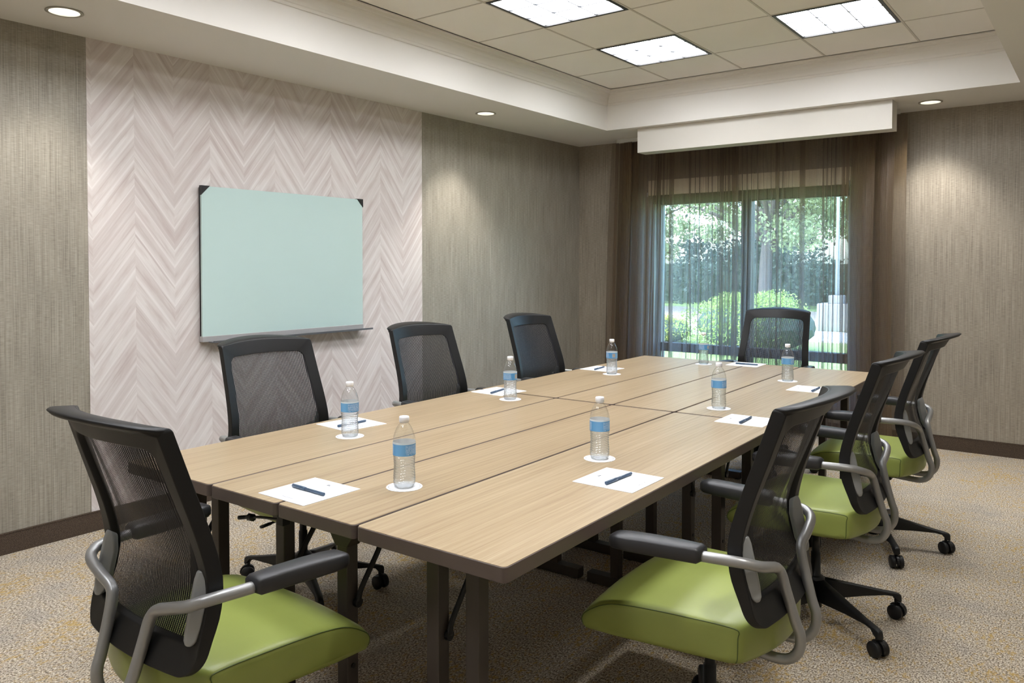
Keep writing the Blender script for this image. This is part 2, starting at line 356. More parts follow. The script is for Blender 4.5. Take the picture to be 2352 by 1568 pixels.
def sheer():
    m = bpy.data.materials.new('sheer_curtain'); m.use_nodes = True; nt = m.node_tree; nt.nodes.clear()
    o = nt.nodes.new('ShaderNodeOutputMaterial')
    uv = nt.nodes.new('ShaderNodeTexCoord'); sx = nt.nodes.new('ShaderNodeSeparateXYZ'); L(nt, uv.outputs['UV'], sx.inputs[0])
    u, v = sx.outputs[0], sx.outputs[1]
    tr = nt.nodes.new('ShaderNodeBsdfTransparent'); tr.inputs[0].default_value = (1, 1, 1, 1)
    df = nt.nodes.new('ShaderNodeBsdfDiffuse'); tl = nt.nodes.new('ShaderNodeBsdfTranslucent')
    cb = nt.nodes.new('ShaderNodeCombineXYZ'); L(nt, math_n(nt, 'MULTIPLY', u, 260), cb.inputs[0]); L(nt, math_n(nt, 'MULTIPLY', v, 6), cb.inputs[1])
    th = noise(nt, cb.outputs[0], 1, 2)
    cc = mixc(nt, th, srgb(92, 75, 53), srgb(140, 118, 88)); L(nt, cc, df.inputs[0])
    L(nt, mixc(nt, th, srgb(140, 135, 136), srgb(180, 176, 180)), tl.inputs[0])
    m1 = nt.nodes.new('ShaderNodeMixShader'); m1.inputs[0].default_value = .5
    L(nt, df.outputs[0], m1.inputs[1]); L(nt, tl.outputs[0], m1.inputs[2])
    # open weave: little ladder of slots between denser threads
    fu = math_n(nt, 'ABSOLUTE', math_n(nt, 'SUBTRACT', math_n(nt, 'FRACT', math_n(nt, 'MULTIPLY', u, 150)), .5))
    fv = math_n(nt, 'ABSOLUTE', math_n(nt, 'SUBTRACT', math_n(nt, 'FRACT', math_n(nt, 'MULTIPLY', v, 170)), .5))
    slot = math_n(nt, 'MULTIPLY', math_n(nt, 'LESS_THAN', fu, .36), math_n(nt, 'LESS_THAN', fv, .38))
    cb2 = nt.nodes.new('ShaderNodeCombineXYZ'); L(nt, math_n(nt, 'MULTIPLY', u, 34), cb2.inputs[0])
    st = noise(nt, cb2.outputs[0], 1, 2, .6)
    a = math_n(nt, 'ADD', math_n(nt, 'MULTIPLY', slot, .50), math_n(nt, 'MULTIPLY', math_n(nt, 'SUBTRACT', st, .02), .46), clamp=True)
    mx = nt.nodes.new('ShaderNodeMixShader'); L(nt, a, mx.inputs[0]); L(nt, m1.outputs[0], mx.inputs[1]); L(nt, tr.outputs[0], mx.inputs[2])
    L(nt, mx.outputs[0], o.inputs[0]); return m
M['sheer'] = sheer()

def leafm(name, a, bcol, c3):
    m, nt, b = mat(name)
    oi = nt.nodes.new('ShaderNodeTexCoord')
    n = noise(nt, coords(nt, 'Object'), 1.3, 3); n2 = noise(nt, coords(nt, 'Object'), 9, 2)
    c = mixc(nt, n, srgb(*a), srgb(*bcol)); c = mixc(nt, math_n(nt, 'MULTIPLY', n2, .6), c, srgb(*c3))
    setp(b, c, .55, spec=.3)
    tl = nt.nodes.new('ShaderNodeBsdfTranslucent'); L(nt, c, tl.inputs[0])
    mx = nt.nodes.new('ShaderNodeMixShader'); mx.inputs[0].default_value = .35
    L(nt, b.outputs[0], mx.inputs[1]); L(nt, tl.outputs[0], mx.inputs[2]); L(nt, mx.outputs[0], nt.nodes['Material Output'].inputs[0])
    return m
M['leaf_tree'] = leafm('tree_leaves', (104, 124, 84), (150, 166, 118), (176, 186, 146))
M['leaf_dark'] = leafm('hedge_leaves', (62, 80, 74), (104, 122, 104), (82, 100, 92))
M['leaf_bush'] = leafm('bush_leaves', (128, 152, 78), (176, 192, 112), (150, 170, 92))
M['leaf_gold'] = leafm('golden_shrub_leaves', (170, 176, 80), (200, 196, 110), (150, 160, 70))
M['bark'] = plain('bark', (84, 78, 76), .9, mott=.3, scale=9, bmp=.6)
M['lawn'] = plain('lawn', (130, 150, 84), .95, mott=.3, scale=18)
M['path'] = plain('concrete_path', (206, 202, 196), .9, mott=.08, scale=6)
M['mulch'] = plain('mulch', (156, 140, 126), .95, mott=.35, scale=14)
M['concrete'] = plain('concrete', (128, 126, 124), .9, mott=.1, scale=8)
M['pole'] = plain('pole_paint', (150, 156, 160), .5)
M['brick_out'] = plain('outer_wall_render', (168, 150, 132), .9)
M['ext'] = plain('subfloor', (120, 118, 112), .9)

# ------------------------------------------------------------------ mesh helpers
def obj(name, bm, m, parent=None, loc=(0, 0, 0), rot=None, smooth=False, bevel=0, seg=2, label=None, kind=None, angle=40):
    me = bpy.data.meshes.new(name)
    bmesh.ops.recalc_face_normals(bm, faces=bm.faces[:])
    bm.to_mesh(me); bm.free()
    if smooth:
        for p in me.polygons: p.use_smooth = True
    if m is not None: me.materials.append(m)
    o = bpy.data.objects.new(name, me); COL.objects.link(o); o.location = loc
    if rot: o.rotation_euler = rot
    if parent is not None: o.parent = parent
    if bevel:
        b = o.modifiers.new('bevel', 'BEVEL'); b.width = bevel; b.segments = seg; b.limit_method = 'ANGLE'; b.angle_limit = radians(30)
        b.harden_normals = False
        for p in me.polygons: p.use_smooth = True
        w = o.modifiers.new('wn', 'WEIGHTED_NORMAL'); w.keep_sharp = False
    if label: o['label'] = label
    if kind: o['kind'] = kind
    return o
def box(bm, x0, x1, y0, y1, z0, z1, mtx=None):
    vs_ = [bm.verts.new((x, y, z)) for x in (x0, x1) for y in (y0, y1) for z in (z0, z1)]
    if mtx is not None:
        for v in vs_: v.co = mtx @ v.co
    for f in ((0, 1, 3, 2), (4, 6, 7, 5), (0, 4, 5, 1), (2, 3, 7, 6), (0, 2, 6, 4), (1, 5, 7, 3)):
        bm.faces.new([vs_[i] for i in f])
    return vs_
def bx(*a, mtx=None):
    bm = bmesh.new(); box(bm, *a, mtx=mtx); return bm
def lathe(bm, prof, n=24, wav=None, cap=True):
    rings = []
    for k, (r, z) in enumerate(prof):
        ring = []
        for i in range(n):
            a = 2 * pi * i / n
            dr = wav(k, a, z) if wav else 0
            ring.append(bm.verts.new(((r + dr) * cos(a), (r + dr) * sin(a), z)))
        rings.append(ring)
    for A, B in zip(rings, rings[1:]):
        for i in range(n):
            bm.faces.new((A[i], A[(i + 1) % n], B[(i + 1) % n], B[i]))
    if cap:
        bm.faces.new(rings[0][::-1]); bm.faces.new(rings[-1])
    return rings
def spline(pts, n=6):
    P = [Vector(p) for p in pts]; P = [P[0] * 2 - P[1]] + P + [P[-1] * 2 - P[-2]]
    out = []
    for i in range(1, len(P) - 2):
        for k in range(n):
            t = k / n; a, b, c, d = P[i - 1:i + 3]
            out.append(.5 * ((2 * b) + (c - a) * t + (2 * a - 5 * b + 4 * c - d) * t * t + (3 * b - a - 3 * c + d) * t ** 3))
    out.append(P[-2]); return out
def tube(bm, pts, r, n=10, cap=True, sq=None):
    pts = [Vector(p) for p in pts]; rings = []; up = Vector((0, 0, 1)); prev = None
    for i, p in enumerate(pts):
        d = (pts[min(i + 1, len(pts) - 1)] - pts[max(i - 1, 0)]).normalized()
        if prev is None:
            ref = up if abs(d.z) < .9 else Vector((1, 0, 0))
            s = d.cross(ref).normalized()
        else:
            s = (prev - d * prev.dot(d)).normalized()
        prev = s; t = s.cross(d)
        rr = r(i / (len(pts) - 1)) if callable(r) else r
        if isinstance(rr, tuple): ra, rb = rr
        else: ra = rb = rr
        ring = []
        for k in range(n):
            a = 2 * pi * k / n
            ca, sa = cos(a), sin(a)
            if sq:
                ca = math.copysign(abs(ca) ** sq, ca); sa = math.copysign(abs(sa) ** sq, sa)
            ring.append(bm.verts.new(p + s * ca * ra + t * sa * rb))
        rings.append(ring)
    for A, B in zip(rings, rings[1:]):
        for i in range(n):
            bm.faces.new((A[i], A[(i + 1) % n], B[(i + 1) % n], B[i]))
    if cap:
        bm.faces.new(rings[0][::-1]); bm.faces.new(rings[-1])
def tag(o, label, cat, group=None, kind=None):
    if label: o['label'] = label
    if cat: o['category'] = cat
    if group: o['group'] = group
    if kind: o['kind'] = kind
    return o
def empty(name, loc=(0, 0, 0), rz=0):
    o = bpy.data.objects.new(name, None); COL.objects.link(o); o.location = loc; o.rotation_euler = (0, 0, rz)
    o.empty_display_size = .1; return o
def copy_tree(o, parent=None):
    c = o.copy(); COL.objects.link(c); c.parent = parent
    for ch in o.children: copy_tree(ch, c)
    return c

# ------------------------------------------------------------------ the room
H1, H2 = 2.539, 2.872
XR, YB = 4.46, -8.6                    # right wall, back wall
TA, TB, TXR, TYB = .698, .663, 3.716, -8.0   # tray: left x, far inset, right x, back y
T = .6096; GX, GY = 1.3196, -1.2887
TH = .12
def S(o): o['kind'] = 'structure'; return o
S(obj('floor', bx(0, XR, YB, 0, -.06, 0), M['carpet']))
# left wall: plain woven paper with the chevron paper hung between
wl_ = S(obj('wall_left', bx(-TH, 0, YB - TH, TH, -.06, 3.0), M['paper_y']))
AC0, AC1 = -4.7123, -2.2425
obj('chevron_panel', bx(0, .0025, AC0, AC1, 0, H1), M['chevron'], wl_, label='pale pink and white chevron wallpaper panel')
S(obj('wall_right', bx(XR, XR + TH, YB - TH, TH, -.06, 3.0), M['paper_y']))
S(obj('wall_back', bx(0, XR, YB - TH, YB, -.06, 3.0), M['paint_trim']))
# window wall with its opening
WX0, WX1, WZ0, WZ1 = .81, 2.535, .36, 2.10
D = .22
bm = bmesh.new()
box(bm, 0, WX0, 0, D, -.06, 3.0); box(bm, WX1, XR, 0, D, -.06, 3.0)
box(bm, WX0, WX1, 0, D, -.06, WZ0); box(bm, WX0, WX1, 0, D, WZ1, 3.0)
S(obj('wall_far', bm, M['paper_x']))
# baseboards
for nm, a in (('baseboard_left', (.0, .012, YB, 0, 0, .098)), ('baseboard_far', (.012, XR, -.012, 0, 0, .098)),
              ('baseboard_right', (XR - .012, XR, YB, -.012, 0, .098)), ('baseboard_back', (.012, XR - .012, YB, YB + .012, 0, .098))):
    b_ = S(obj(nm, bx(*a), M['baseboard'], bevel=.002))
    x0, x1, y0, y1, z0, z1 = a
    g = .002
    q = (x0, x1 + (g if nm == 'baseboard_left' else 0), y0 - (g if nm == 'baseboard_far' else 0), y1, z1, z1 + .005)
    obj('top_binding', bx(*q), M['baseboard'], b_)
# ceiling: dropped perimeter, raised tray
bm = bmesh.new()
def ringv(x0, x1, y0, y1, z): return [bm.verts.new(p) for p in ((x0, y0, z), (x1, y0, z), (x1, y1, z), (x0, y1, z))]
ol, oh = ringv(0, XR, YB, 0, H1), ringv(0, XR, YB, 0, 2.995)
il, ih = ringv(TA, TXR, TYB, -TB, H1), ringv(TA, TXR, TYB, -TB, 2.995)
for i in range(4):
    j = (i + 1) % 4
    bm.faces.new((ol[i], ol[j], il[j], il[i])); bm.faces.new((oh[i], oh[j], ih[j], ih[i]))
    bm.faces.new((ol[i], ol[j], oh[j], oh[i])); bm.faces.new((il[i], il[j], ih[j], ih[i]))
ceil = S(obj('ceiling', bm, M['paint_ceiling']))
S(obj('roof_slab', bx(-TH, XR + TH, YB - TH, D, 3.0, 3.1), M['ext']))
obj('tray_lid', bx(TA - .002, TXR + .002, TYB - .002, -TB + .002, H2 + .022, 2.994), M['paint_ceiling'], ceil)
# crown moulding round the tray
def crown(p0, p1, inward, nm):
    prof = [(0, 0), (0, -.118), (.006, -.122), (.010, -.106), (.016, -.101), (.022, -.085), (.036, -.058), (.050, -.044), (.056, -.030), (.066, -.026), (.072, -.012), (.080, -.008), (.080, 0)]
    bm = bmesh.new(); P0, P1, I = Vector(p0), Vector(p1), Vector(inward); d = (P1 - P0).normalized()
    R = []
    for P, s in ((P0, 1), (P1, -1)):
        R.append([bm.verts.new(P + I * a + d * a * s + Vector((0, 0, z))) for a, z in prof])
    n = len(prof)
    for i in range(n): bm.faces.new((R[0][i], R[0][(i + 1) % n], R[1][(i + 1) % n], R[1][i]))
    bm.faces.new(R[0]); bm.faces.new(R[1][::-1])
    return S(obj(nm, bm, M['paint_trim']))
zc = H2 - .002
crown((TA, -TB, zc), (TA, TYB, zc), (1, 0, 0), 'trim_1')
crown((TXR, -TB, zc), (TA, -TB, zc), (0, -1, 0), 'trim_2')
crown((TXR, TYB, zc), (TXR, -TB, zc), (-1, 0, 0), 'trim_3')
crown((TA, TYB, zc), (TXR, TYB, zc), (0, 1, 0), 'trim_4')
# tiles and grid
X0, X1, Y0, Y1 = TA + .078, TXR - .078, TYB + .078, -TB - .078
xs = [X0] + [GX + i * T for i in range(4)] + [X1]
ys = [Y1]; y = GY
while y > Y0 + .1: ys.append(y); y -= T
ys.append(Y0)
lampcells = set()
g = .007
tile_meshes = {}
def tile(x0, x1, y0, y1):
    w, h = round(x1 - x0, 4), round(y1 - y0, 4)
    if (w, h) not in tile_meshes:
        o = obj('ceiling_tile', bx(-w / 2, w / 2, -h / 2, h / 2, 0, .012), M['tile'], ceil)
        tile_meshes[(w, h)] = o.data
        o.location = ((x0 + x1) / 2, (y0 + y1) / 2, H2 + .001)
    else:
        o = bpy.data.objects.new('ceiling_tile', tile_meshes[(w, h)]); COL.objects.link(o); o.parent = ceil
        o.location = ((x0 + x1) / 2, (y0 + y1) / 2, H2 + .001)
for i in range(len(xs) - 1):
    for j in range(len(ys) - 1):
        if i in (1, 3) and j >= 1 and j % 2 == 1 and j < len(ys) - 2:
            lampcells.add((i, j)); continue
        tile(xs[i] + g, xs[i + 1] - g, ys[j + 1] + g, ys[j] - g)
for x in xs[1:-1]:
    obj('grid_bar', bx(x - .0065, x + .0065, Y0, Y1, H2 - .002, H2 + .014), M['grid'], ceil)
for y in ys[1:-1]:
    for x0, x1 in zip(xs[:-1], xs[1:]):
        obj('grid_bar', bx(x0 + .0065, x1 - .0065, y - .0055, y + .0055, H2 - .001, H2 + .014), M['grid'], ceil)
bm = bmesh.new(); box(bm, X0 - .004, X1 + .004, Y0 - .004, Y1 + .004, H2 + .013, H2 + .019)
obj('shadow_gap', bm, M['dark_gap'], ceil)

# troffers
def troffer():
    t = empty('ceiling_light')
    s = T / 2 - .008
    bm = bmesh.new()
    for a in ((-s, s, -s, -s + .02), (-s, s, s - .02, s), (-s, -s + .02, -s + .02, s - .02), (s - .02, s, -s + .02, s - .02)):
        box(bm, *a, -.004, .012)
    obj('frame', bm, M['lamp_rim'], t)
    i = s - .022
    obj('diffuser', bx(-i, i, -i, i, .006, .012), M['diffuser'], t)
    for k in (-1, 1):
        obj('louver_blade', bx(k * i / 3 - .003, k * i / 3 + .003, -i, i, -.002, .005), M['louver'], t)
        obj('louver_blade', bx(-i, i, k * i / 3 - .003, k * i / 3 + .003, -.002, .005), M['louver'], t)
    return t
tl_lab = {(1, 1): 'square white ceiling light nearest the window end corner of the tray',
          (1, 3): 'square white ceiling light at the top edge of the photo, left of the others',
          (3, 1): 'square white ceiling light with clear nine-panel lens, rightmost of the three'}
proto = troffer(); first = True
for (i, j) in sorted(lampcells):
    o = proto if first else copy_tree(proto); first = False
    o.location = ((xs[i] + xs[i + 1]) / 2, (ys[j] + ys[j + 1]) / 2, H2)
    tag(o, tl_lab.get((i, j), 'square white ceiling light, %s from the window in the %s row' % (['first', 'second', 'third', 'fourth', 'fifth', 'sixth'][j // 2], 'left' if i == 1 else 'right')), 'ceiling light', 'square lights in the ceiling grid')

# downlights
def downlight():
    t = empty('recessed_downlight')
    bm = bmesh.new()
    lathe(bm, [(.066, .0), (.078, -.001), (.079, -.004), (.074, -.006), (.064, -.004), (.064, .0)], 40, cap=False)
    obj('trim_ring', bm, M['lamp_ring'], t, smooth=True)
    bm = bmesh.new(); lathe(bm, [(.064, -.004), (.060, .03), (.052, .055), (.04, .07)], 40, cap=False)
    obj('reflector', bm, M['reflector'], t, smooth=True)
    bm = bmesh.new(); lathe(bm, [(.012, .035), (.028, .042), (.036, .055), (.03, .069)], 24)
    obj('bulb', bm, M['bulb'], t, smooth=True)
    return t
dl = [((.347, -4.964), 'lit round recessed downlight above the left wall, left of the chevron paper'),
      ((.355, -1.905), 'round recessed downlight in the soffit above the left wall near the far corner'),
      ((3.15, -.321), 'round recessed downlight above the far wall right of the white pelmet')]
dl += [((4.08, -1.9), 'round recessed downlight above the right wall near the window, outside the photo'),
       ((4.08, -4.96), 'round recessed downlight above the right wall beside the camera, outside the photo'),
       ((.35, -7.9), 'round recessed downlight above the left wall behind the camera'),
       ((4.08, -7.9), 'round recessed downlight above the right wall behind the camera')]
for k, ((x, y), lab) in enumerate(dl):
    # hole for the can: the lamp sits in a shallow boss cut visually by its own reflector
    if k == 0: dproto = downlight(); o = dproto
    else: o = copy_tree(dproto)
    o.location = (x, y, H1)
    tag(o, lab, 'downlight', 'round recessed downlights')
    ld = bpy.data.lights.new('downlight_lamp', 'SPOT'); ld.energy = SPOT_E; ld.spot_size = radians(88); ld.spot_blend = .7
    ld.color = (1, .97, .92); ld.shadow_soft_size = .055
    lo = bpy.data.objects.new('downlight_lamp', ld); COL.objects.link(lo); lo.parent = o; lo.location = (0, 0, -.012)
# recess holes in the soffit (boolean with one cutter mesh, baked)
cut = bmesh.new()
for (x, y), _ in dl:
    r = bmesh.ops.create_cone(cut, cap_ends=True, segments=40, radius1=.0655, radius2=.0655, depth=.2, matrix=Matrix.Translation((x, y, H1 + .03)))
cm = bpy.data.meshes.new('cut'); cut.to_mesh(cm); cut.free()
co = bpy.data.objects.new('cut', cm); COL.objects.link(co)
bo = ceil.modifiers.new('b', 'BOOLEAN'); bo.object = co; bo.operation = 'DIFFERENCE'; bo.solver = 'EXACT'
bpy.context.view_layer.update()
dg = bpy.context.evaluated_depsgraph_get()
nm_ = bpy.data.meshes.new_from_object(ceil.evaluated_get(dg))
ceil.modifiers.clear(); ceil.data = nm_
bpy.data.objects.remove(co)

# ------------------------------------------------------------------ window
win = empty('window_1', (0, 0, 0)); win['kind'] = 'structure'
FY = .12
def wf(nm, a, m=M['window_frame']): return obj(nm, bx(*a), m, win, bevel=.002)
wf('frame_rail', (WX0, WX1, FY - .03, FY + .05, 1.935, WZ1))
wf('frame_rail', (WX0, WX1, FY - .03, FY + .05, WZ0, WZ0 + .05))
wf('frame_rail', (WX0, WX1, FY - .03, FY + .05, .575, .655))
wf('frame_stile', (WX0, WX0 + .035, FY - .03, FY + .05, WZ0, WZ1), M['jamb'])
wf('frame_stile', (WX1 - .035, WX1, FY - .03, FY + .05, WZ0, WZ1), M['jamb'])
wf('mullion', (1.615, 1.70, FY - .04, FY + .06, WZ0, WZ1))
for x0, x1 in ((WX0 + .035, 1.615), (1.70, WX1 - .035)):
    for z0, z1 in ((WZ0 + .05, .575), (.655, 1.935)):
        obj('pane', bx(x0, x1, FY + .008, FY + .014, z0, z1), M['window_glass'], win)
obj('jamb_lining', bx(WX0 - .001, WX0 + .006, 0, FY - .03, WZ0, WZ1), M['jamb'], win)
obj('jamb_lining', bx(WX1 - .006, WX1 + .001, 0, FY - .03, WZ0, WZ1), M['jamb'], win)
obj('sill', bx(WX0 - .03, WX1 + .03, -.03, FY - .03, WZ0 - .025, WZ0 + .004), M['jamb'], win, bevel=.003)
# roller shade in front of the window head
rs = empty('roller_shade', (1.67, -.03, 2.01))
tag(rs, 'beige roller shade cassette across the window head behind the sheer curtains', 'blind')
def at(o, a, off): return tuple(v - off[i // 2] for i, v in enumerate(a))
off = (1.67, -.03, 2.01)
obj('cassette', bx(*at(0, (.79, 2.555, -.068, -.0, 2.015, 2.15), off)), M['shade'], rs, bevel=.003)
obj('shade_fabric', bx(*at(0, (.83, 2.52, -.045, -.041, 1.95, 2.02), off)), M['shade_roll'], rs)
obj('hem_bar', bx(*at(0, (.83, 2.52, -.051, -.035, 1.935, 1.952), off)), M['shade_roll'], rs, bevel=.002)
for x in (.795, 2.55):
    bm = bmesh.new(); tube(bm, [(x - 1.67, -.06, .03), (x - 1.67, -.06, -.01)], .006, 8); obj('end_bracket', bm, M['alu'], rs)

# white pelmet hung under the soffit
pel = empty('pelmet', (1.955, -.50, H1)); tag(pel, 'white box pelmet hanging below the soffit in front of the curtains', 'pelmet')
obj('front_board', bx(-1.0, 1.0, -.09, -.070, -.205, -.0005), M['pelmet'], pel, bevel=.0015)
obj('end_board', bx(-1.0, -.98, -.070, .06, -.205, -.0), M['pelmet'], pel)
obj('end_board', bx(.98, 1.0, -.070, .06, -.205, -.0), M['pelmet'], pel)
obj('bottom_board', bx(-.98, .98, -.070, .06, -.205, -.190), M['pelmet'], pel)
obj('top_board', bx(-.98, .98, -.070, .06, -.012, 0), M['pelmet'], pel)

# curtain rail and sheer curtains
cr = obj('curtain_rail', bx(-1.20, 1.20, -.012, .012, -.012, .0245), M['rail_white'], None, loc=(1.725, -.178, 2.514), bevel=.002)
tag(cr, 'thin white curtain rail fixed under the soffit by the far wall', 'curtain rail')
def curtain(yoff, pleats, fold, seed, loc_pinch, label, nx=900, dense=None):
    """a gathered sheer: the cloth length runs back and forth; x0..x1 at top, pinch gives bottom positions"""
    rnd = random.Random(seed)
    ph = [rnd.uniform(0, 6.28) for _ in range(8)]
    bm = bmesh.new(); uvl = bm.loops.layers.uv.new('UVMap')
    nz = 14; rows = []
    zt, zb = 2.500, .018
    for j in range(nz + 1):
        tz = j / nz; z = zt + (zb - zt) * tz; row = []
        a0, a1 = loc_pinch(tz)
        s = 0; last = None
        for i in range(nx + 1):
            u = i / nx
            x = a0 + (a1 - a0) * u
            amp, ov = fold(u, tz)
            f = 2 * pi
            ygo = 0; xo = 0
            k = 21 * u + .8 * sin(2.1 * f * u + ph[0]) + .5 * sin(3.7 * f * u + ph[1] + tz * .5)
            ygo = sin(f * k) * amp * .8 + sin(f * k * .5 + ph[2]) * amp * .5 + sin(f * u * 2.3 + ph[3] + tz) * .01
            xo = sin(2 * f * k + ph[4]) * ov
            for (xc, wd, am, sl) in pleats:
                c_ = xc + sl * tz; dx = (x - c_) / wd
                if abs(dx) < 1:
                    win_ = cos(dx * pi / 2) ** 2
                    xo -= am * sin(dx * pi) * 1.0 * win_ * 1.35
                    ygo += am * .9 * cos(dx * pi) * win_
            p = Vector((x + xo, ygo, z)); row.append(p)
        rows.append(row)
    V = [[bm.verts.new(p) for p in r] for r in rows]
    L_ = [0]
    for i in range(nx): L_.append(L_[-1] + (rows[7][i + 1] - rows[7][i]).length)
    for j in range(nz):
        for i in range(nx):
            fa = bm.faces.new((V[j][i], V[j][i + 1], V[j + 1][i + 1], V[j + 1][i]))
            q = ((i, j), (i + 1, j), (i + 1, j + 1), (i, j + 1))
            for lp, (a, b) in zip(fa.loops, q): lp[uvl].uv = (L_[a], rows[b][0].z)
    o = obj('curtain', bm, M['sheer'], None, loc=(0, yoff, 0), smooth=True)
    tag(o, label, 'curtain'); return o
def sm(x): x = max(0, min(1, x)); return x * x * (3 - 2 * x)
def foldL(u, tz):
    side = sm((.26 - u) / .14); mid = sm((u - .93) / .05)
    return .019 + .030 * side + .008 * mid, .007 + .034 * side + .011 * mid
def foldR(u, tz):
    side = sm((u - .66) / .12); mid = sm((.04 - u) / .03)
    return .021 + .030 * side + .012 * mid, .006 + .034 * side + .003 * mid
curtain(-.150, [(.92, .035, .022, 0), (1.06, .06, .042, -.02), (1.235, .03, .020, .01), (1.40, .025, .015, .0), (1.53, .03, .020, .0)], foldL, 3, lambda t: (.505 - .075 * t, 1.668 + .012 * sin(t * 3)), 'left brown sheer curtain hanging before the window, gathered at its left edge')
curtain(-.208, [(1.86, .025, .015, 0), (2.02, .03, .02, .01), (2.21, .06, .042, -.01), (2.38, .025, .016, .01), (2.53, .04, .024, .0)], foldR, 5, lambda t: (1.645 + .008 * sin(t * 5), 2.955 - .02 * sin(t * 3)), 'right brown sheer curtain hanging before the window, gathered at its right edge')

# ------------------------------------------------------------------ glass board
gb = empty('glass_board', (0, -3.489, 1.38)); tag(gb, 'pale mint glass writing board mounted on the chevron wallpaper', 'writing board')
hw, z0, z1 = .61, .9342 - 1.38, 1.8308 - 1.38
bm = bx(.026, .040, -hw, hw, z0 + .03, z1); obj('glass_panel', bm, M['board'], gb, bevel=.0012)
obj('backing_frame', bx(.003, .026, -hw + .006, hw - .006, z0 + .01, z1 - .006), M['black_clip'], gb)
for sy in (-1, 1):
    bm = bmesh.new(); q = .052
    tri = [(sy * (hw + .003), z1 + .003), (sy * (hw - q), z1 + .003), (sy * (hw + .003), z1 - q)]
    A = [bm.verts.new((.022, a, b)) for a, b in tri]; B = [bm.verts.new((.0445, a, b)) for a, b in tri]
    bm.faces.new(A); bm.faces.new(B[::-1])
    for i in range(3): bm.faces.new((A[i], A[(i + 1) % 3], B[(i + 1) % 3], B[i]))
    obj('corner_clip', bm, M['black_clip'], gb)
obj('bottom_rail', bx(.004, .043, -hw, hw + .004, z0, z0 + .033), M['alu'], gb, bevel=.002)
bm = bmesh.new(); box(bm, .043, .095, -hw + .035, hw + .045, z0 - .004, z0 + .002); box(bm, .091, .095, -hw + .035, hw + .045, z0 + .002, z0 + .008)
obj('pen_tray', bm, M['alu_dark'], gb)

# ------------------------------------------------------------------ tables
TX, TY, TYAW = 3.1722, -5.3223, .01694
def TP(s, t): return (TX + s * cos(TYAW) - t * sin(TYAW), TY + s * sin(TYAW) + t * cos(TYAW))
LEN = [1.8563, 1.8622]
def rrect(w, h, r, n=5):
    pts = []
    for cx_, cy_, a0 in ((w / 2 - r, h / 2 - r, 0), (-w / 2 + r, h / 2 - r, 90), (-w / 2 + r, -h / 2 + r, 180), (w / 2 - r, -h / 2 + r, 270)):
        for k in range(n + 1):
            a = radians(a0 + 90 * k / n); pts.append((cx_ + r * cos(a), cy_ + r * sin(a)))
    return pts
def prism(bm, pts, z0, z1):
    A = [bm.verts.new((x, y, z0)) for x, y in pts]; B = [bm.verts.new((x, y, z1)) for x, y in pts]
    bm.faces.new(A[::-1]); bm.faces.new(B); n = len(pts)
    for i in range(n): bm.faces.new((A[i], A[(i + 1) % n], B[(i + 1) % n], B[i]))
TZ = .737
